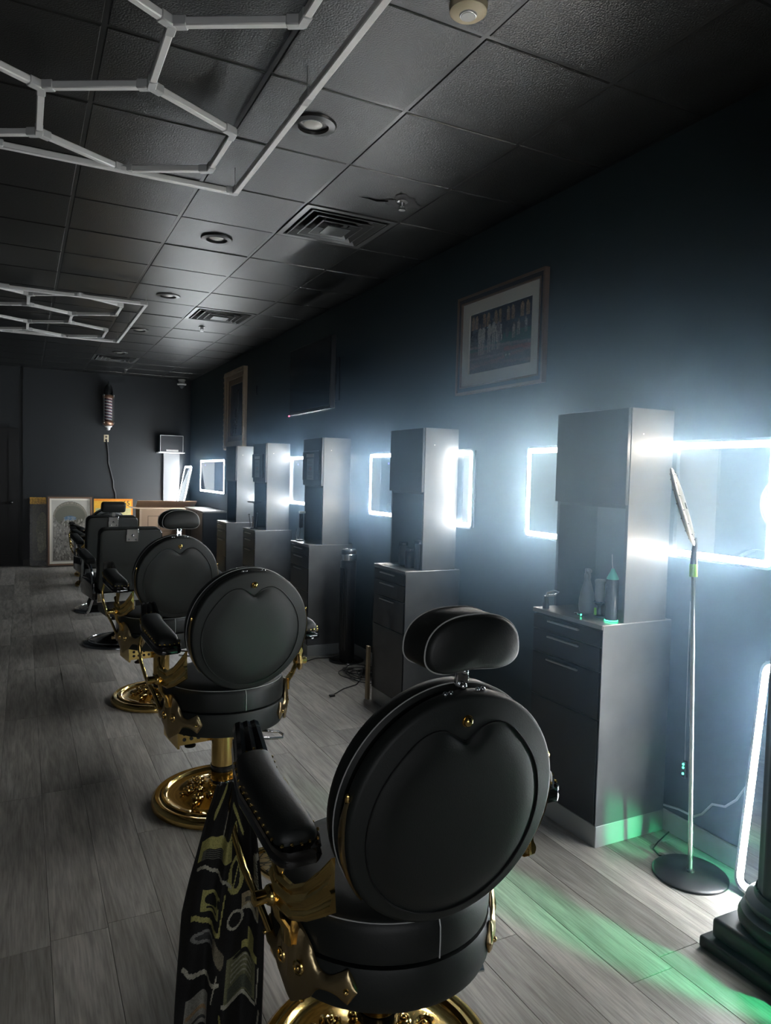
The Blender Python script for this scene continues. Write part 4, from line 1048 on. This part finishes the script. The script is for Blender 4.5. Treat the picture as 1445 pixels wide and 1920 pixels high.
# prints leaning on the far wall
def leaning(name, label, x0, x1, ztop, ybase, lean):
    t = thing(name, label, 'poster' if name == 'poster' else 'picture'); w = x1-x0
    t.matrix_world = T((x0+x1)/2, ybase, .004) @ RX(math.radians(-lean)); return t, w, ztop/math.cos(math.radians(lean))
t, w, h = leaning('poster', 'dark poster with a yellow header leaning on the far wall, left of the framed print', .10, .36, 1.10, YF-.14, 4.)
MB().box((-w/2, 0, 0), (w/2, .012, h)).build('board', 'dark_base', t, False)
c = Canvas(26, 100, (.06, .055, .03)); c.rect(0, .90, 1, 1, (.62, .33, .03)).ell(.7, .5, .35, .28, (.13, .12, .05)).ell(.6, .35, .18, .16, (.20, .18, .09)).rect(0, 0, 1, .08, (.02, .02, .016)).rect(0, 0, .15, .9, (.02, .02, .015)).speckle(.4, 2)
sheet('print', c, w, h, 'print_gloss', t, y=-.0008)
t, w, h = leaning('framed_picture', 'framed arched print leaning against the far wall on the floor', .335, 1.03, 1.135, YF-.30, 4.)
MB().frame(-w/2, w/2, 0, h, .022, -.012, .018).build('frame', 'frame_dark', t, False)
MB().frame(-w/2+.022, w/2-.022, .022, h-.022, .024, -.020, .012).build('frame', 'frame_wood', t, False)
MB().frame(-w/2+.044, w/2-.044, .044, h-.044, .030, -.006, .004).build('mat_board', 'mat_board', t, False)
c = Canvas(100, 150, (.52, .50, .45))
r = np.random.RandomState(4)
c.ell(.5, .72, .46, .26, (.20, .19, .16)).rect(.04, .02, .96, .72, (.24, .23, .21))
c.ell(.5, .74, .40, .17, (.15, .15, .12)).ell(.5, .71, .16, .035, (.10, .17, .26)).rect(.04, .02, .96, .17, (.15, .14, .12))
for k in range(520):
    u, v = .06+.88*r.rand(), .03+.66*r.rand()
    g = r.choice([.10, .16, .22, .30, .36, .42]); c.ell(u, v, .008+.018*r.rand(), .006+.022*r.rand(), (g, g*.94, g*.84), .8, r.rand()*3)
for k in range(80):
    a = PI*r.rand(); c.ell(.5+.44*math.cos(a), .72+.235*math.sin(a), .012, .012, (.30, .27, .22), .8)
for k in range(25): c.ell(.5+.3*(r.rand()-.5), .70+.06*(r.rand()-.5), .03, .008, (.20, .26, .32), .8)
sheet('print', c, w-.144, h-.144, 'print_gloss', t, y=-.001).location = (0, 0, .072)
t, w, h = leaning('poster', 'yellow bordered poster marked 65 leaning behind the chairs at the far wall', 1.05, 1.66, 1.085, YF-.16, 4.)
MB().box((-w/2, 0, 0), (w/2, .012, h)).build('board', 'yellow', t, False)
c = Canvas(50, 90, (.70, .38, .05)); c.rect(.04, .03, .96, .86, (.42, .40, .20)).rect(.04, .03, .96, .5, (.22, .20, .10)).ell(.5, .6, .3, .2, (.5, .48, .28)).rect(.0, .97, 1, 1, (.62, .22, .03)).rect(.96, 0, 1, 1, (.62, .22, .03)).speckle(.06, 8)
sheet('print', c, w, h, 'print_gloss', t, y=-.0008)
text_mesh('65', .115, 'ink_black', 'number', t, T(w/2-.10, -.0035, h-.112) @ RX(PI/2), .0015)

# ================================================================== CEILING THINGS
dl = {'ring': MB().lathe([(.066, .0), (.070, -.010), (.100, -.006), (.106, .002)], 40).mesh('trim_ring', 'trim_ring'),
      'can': MB().lathe([(.068, -.006), (.062, .03), (.058, .05)], 40).mesh('baffle', 'trim_ring'),
      'lens': MB().at(T(0, .006, .008)).sphere((0, 0, .012), .058, 24, 12, (1, 1, .45)).mesh('lens', 'lens')}
for k, y in enumerate((3.135, 4.95, 6.765, 8.58, 10.39)):
    t = thing('downlight', '%s recessed round downlight from the camera' % ORD[k], 'downlight', (1.172, y, H-.004), 0, 'recessed downlights')
    link('trim_ring', dl['ring'], t); link('baffle', dl['can'], t); link('lens', dl['lens'], t)
def vent_meshes():
    def sq(prof):                      # nested square rings from a (half size, z) profile
        mb = MB(); vs = []; fs = []
        for (s_, z_) in prof: vs += [(-s_, -s_, z_), (s_, -s_, z_), (s_, s_, z_), (-s_, s_, z_)]
        for i in range(len(prof)):
            for q in range(4): j = (q+1) % 4; i2 = (i+1) % len(prof); fs.append((4*i+q, 4*i+j, 4*i2+j, 4*i2+q))
        return mb.add(vs, fs)
    out = [sq([(.297, -.004), (.262, -.004), (.258, .006), (.297, .006)]).mesh('border', 'vent', False)]
    for k, s_ in enumerate((.246, .190, .134)):
        z_ = -.006-.003*k
        out.append(sq([(s_, z_), (s_, z_-.005), (s_-.006, z_-.005), (s_-.040, z_+.030), (s_-.044, z_+.030), (s_-.010, z_)]).mesh('louvre', 'vent', False))
    out.append(sq([(.078, -.020), (.078, -.024), (.040, -.024), (.001, -.024), (.001, -.004), (.040, -.004)]).mesh('centre_plate', 'vent', False))
    out.append(MB().box((-.297, -.297, .026), (.297, .297, .029)).mesh('backing', 'rubber', False))
    return out
vm = vent_meshes()
for (x, y), lab in zip(VENTS, ('nearest square black ceiling vent with stepped louvres', 'middle square ceiling vent, beyond the second downlight', 'farthest ceiling vent, near the far wall')):
    t = thing('ceiling_vent', lab, 'vent', (x+.305, y+TP/2, H-.002), 0, 'ceiling vents')
    for me in vm: link(me.name.split('.')[0], me, t)
t = thing('smoke_detector', 'cream round smoke detector on the ceiling near the top edge', 'detector', (1.325, 2.10, H-.002))
MB().lathe([(0, 0), (.062, 0), (.064, -.006), (.062, -.028), (.052, -.036), (0, -.038)], 40).build('body', 'cream', t)
MB().lathe([(.030, -.037), (.024, -.044), (0, -.046)], 24).build('sensor_cap', 'white_plastic', t)
MB().tube([(.026*math.cos(2*PI*k/20), .026*math.sin(2*PI*k/20), -.040) for k in range(20)], .0025, 6, True).build('sensor_ring', 'steel', t)
for k, ((x, y), lab) in enumerate(zip(((1.945, 3.73), (1.745, 8.0), (1.45, 12.05)), ('fire sprinkler head in a dark stain beside the nearest vent', 'fire sprinkler head beyond the middle vent', 'fire sprinkler head close to the far wall'))):
    t = thing('sprinkler', lab, 'sprinkler', (x, y, H-.002), 0, 'ceiling sprinklers')
    MB().lathe([(.012, 0), (.036, -.001), (.034, -.006), (.016, -.010), (.012, -.03), (0, -.03)], 20).build('escutcheon', 'steel', t)
    MB().tube([(-.014, 0, -.01), (-.016, 0, -.035), (0, 0, -.048), (.016, 0, -.035), (.014, 0, -.01)], .003, 6).lathe([(0, -.048), (.020, -.049), (.020, -.051), (0, -.052)], 16).build('deflector', 'steel', t)
vs = [(0, 0, 0)]; n = 40
for k in range(n):
    a = 2*PI*k/n; rr = .085*(1+.25*math.sin(3*a+1)+.18*math.sin(5*a)+.1*math.sin(9*a)); vs.append((rr*math.cos(a)*1.1, rr*math.sin(a), 0))
st = MB().add(vs, [(0, 1+(k+1) % n, 1+k) for k in range(n)])
st.tube([(-.08, .03, 0), (-.14, .06, 0), (-.20, .05, 0), (-.25, .06, 0)], lambda q: (.010*(1-q)+.001, .0004), 6)
o = st.build('water_stain', 'stain', ceil, False); o.location = (1.95, 3.73, H-.0055)

# hexagon light grids (switched off)
def hex_fixture(label, yfar, fx):
    R = .43; Z = CAM_H+1.46; t = thing('hexagon_light', label, 'ceiling light', (fx, yfar, Z), 0, 'hexagon tube lights')
    L0 = R-.05
    tm = MB().box((-L0/2, -.014, -.012), (L0/2, .014, .016), .004)
    tm = tm.mesh('tube', 'tube', True); jm = MB().box((-.030, -.017, -.015), (.030, .017, .020), .004).mesh('joint', 'tube_joint', True)
    wire = MB().cyl((0, 0, .015), (0, 0, H-Z+.01), .0015, n=6).mesh('hanger_wire', 'steel')
    edges = set(); nodes = {}
    def key(x, y): return (round(x, 2), round(y, 2))
    s3 = R*math.sqrt(3)
    for row in (0, 1):
        cy = -R-row*3*R
        for c_ in range(4):
            cx = -.55-s3*c_
            P = [(cx+R*math.sin(PI/3*k), cy+R*math.cos(PI/3*k)) for k in range(6)]
            for k in range(6):
                a, b = P[k], P[(k+1) % 6]; ka, kb = key(*a), key(*b); nodes.setdefault(ka, a); nodes.setdefault(kb, b)
                edges.add((min(ka, kb), max(ka, kb)))
            if row == 0: a, b = (cx, cy-R), (cx, cy-2*R); nodes.setdefault(key(*a), a); nodes.setdefault(key(*b), b); edges.add((min(key(*a), key(*b)), max(key(*a), key(*b))))
    for (a, b) in sorted(edges):
        p, q = nodes[a], nodes[b]; ang = math.atan2(q[1]-p[1], q[0]-p[0])
        o = link('tube', tm, t); o.location = ((p[0]+q[0])/2, (p[1]+q[1])/2, 0); o.rotation_euler = (0, 0, ang)
        for (e, f) in ((p, q), (q, p)):
            d = math.hypot(f[0]-e[0], f[1]-e[1]); o = link('joint', jm, t); o.location = (e[0]+(f[0]-e[0])/d*.022, e[1]+(f[1]-e[1])/d*.022, -.0006*(hash((a, b)) % 3)); o.rotation_euler = (0, 0, ang)
    x1, x0, y1, y0 = 0., -.55*2-s3*3, -.012, -5*R+.012
    corners = [(x1, y1), (x1, y0), (x0, y0), (x0, y1)]
    for k in range(4):
        a, b = corners[k], corners[(k+1) % 4]; L = math.hypot(b[0]-a[0], b[1]-a[1]); nseg = 2 if k % 2 == 0 else 3; ang = math.atan2(b[1]-a[1], b[0]-a[0])
        lm_ = MB().box((-L/nseg/2+.025, -.015, -.016), (L/nseg/2-.025, .015, .012), .004).mesh('tube', 'tube', True)
        for q in range(nseg):
            f = (q+.5)/nseg; o = link('tube', lm_, t); o.location = (a[0]+(b[0]-a[0])*f, a[1]+(b[1]-a[1])*f, -.004); o.rotation_euler = (0, 0, ang)
            for g in (q/nseg, (q+1)/nseg):
                o = link('joint', jm, t); e = .02 if g == q/nseg else -.02
                o.location = (a[0]+(b[0]-a[0])*(g+e/L), a[1]+(b[1]-a[1])*(g+e/L), -.0046); o.rotation_euler = (0, 0, ang)
    for (x, y) in ((x1, y1), (x1, (y0+y1)/2), (x1, y0), (x0, y0), (x0, y1), (-1.3, y1), (-1.3, y0)): o = link('hanger_wire', wire, t); o.location = (x, y, 0)
    return t
hex_fixture('nearer grid of unlit white hexagon tubes under the ceiling', 3.785, .985)
hex_fixture('farther grid of unlit white hexagon tubes under the ceiling', 8.80, .965)

# ================================================================== HAZE ADDED FOR LENS GLOW
def haze():
    o = MB().box((1.2, YB+.3, .05), (XW-.004, YF-.02, 2.75)).build('haze', 'plenum', None, False)
    m = bpy.data.materials.new('haze'); m.use_nodes = True; nt = m.node_tree; nt.nodes.clear()
    out = nt.nodes.new('ShaderNodeOutputMaterial'); v = nt.nodes.new('ShaderNodeVolumeScatter')
    v.inputs['Color'].default_value = (.42, .68, 1., 1); v.inputs['Anisotropy'].default_value = .2
    tc = nt.nodes.new('ShaderNodeTexCoord'); sp = nt.nodes.new('ShaderNodeSeparateXYZ'); nt.links.new(tc.outputs['Object'], sp.inputs[0])
    def math_(op, a, b=None):
        n = nt.nodes.new('ShaderNodeMath'); n.operation = op
        for i, q in enumerate((a, b)):
            if q is None: continue
            if isinstance(q, (int, float)): n.inputs[i].default_value = q
            else: nt.links.new(q, n.inputs[i])
        return n.outputs[0]
    def blob(cx, sx, cy, sy, cz, sz):
        q = None
        for k, (c_, w_) in enumerate(((cx, sx), (cy, sy), (cz, sz))):
            d = math_('DIVIDE', math_('SUBTRACT', sp.outputs[k], c_), w_); d = math_('MULTIPLY', d, d)
            q = d if q is None else math_('ADD', q, d)
        return math_('EXPONENT', math_('MULTIPLY', q, -1.))
    # added haze imitating lens glow: bank along the mirror wall, denser in near corner
    e = math_('ADD', blob(XW, .50, 2.2, 5.0, 1.55, .52), math_('MULTIPLY', blob(2.25, .42, 2.35, .75, 1.62, .50), 1.05))
    e = math_('ADD', e, math_('MULTIPLY', blob(XW, .50, 1.5, .7, .70, .60), .40))
    nt.links.new(math_('MULTIPLY', e, HAZE), v.inputs['Density'])
    nt.links.new(v.outputs[0], out.inputs['Volume']); o.data.materials.clear(); o.data.materials.append(m)
    m.cycles.volume_step_rate = 1.0 if hasattr(m.cycles, 'volume_step_rate') else 1.0
    tag(o, 'thin blue-grey haze glowing round the lit mirrors', 'haze', kind='stuff')
SC.cycles.volume_step_rate = 4.0
if HAZE > 0: haze()
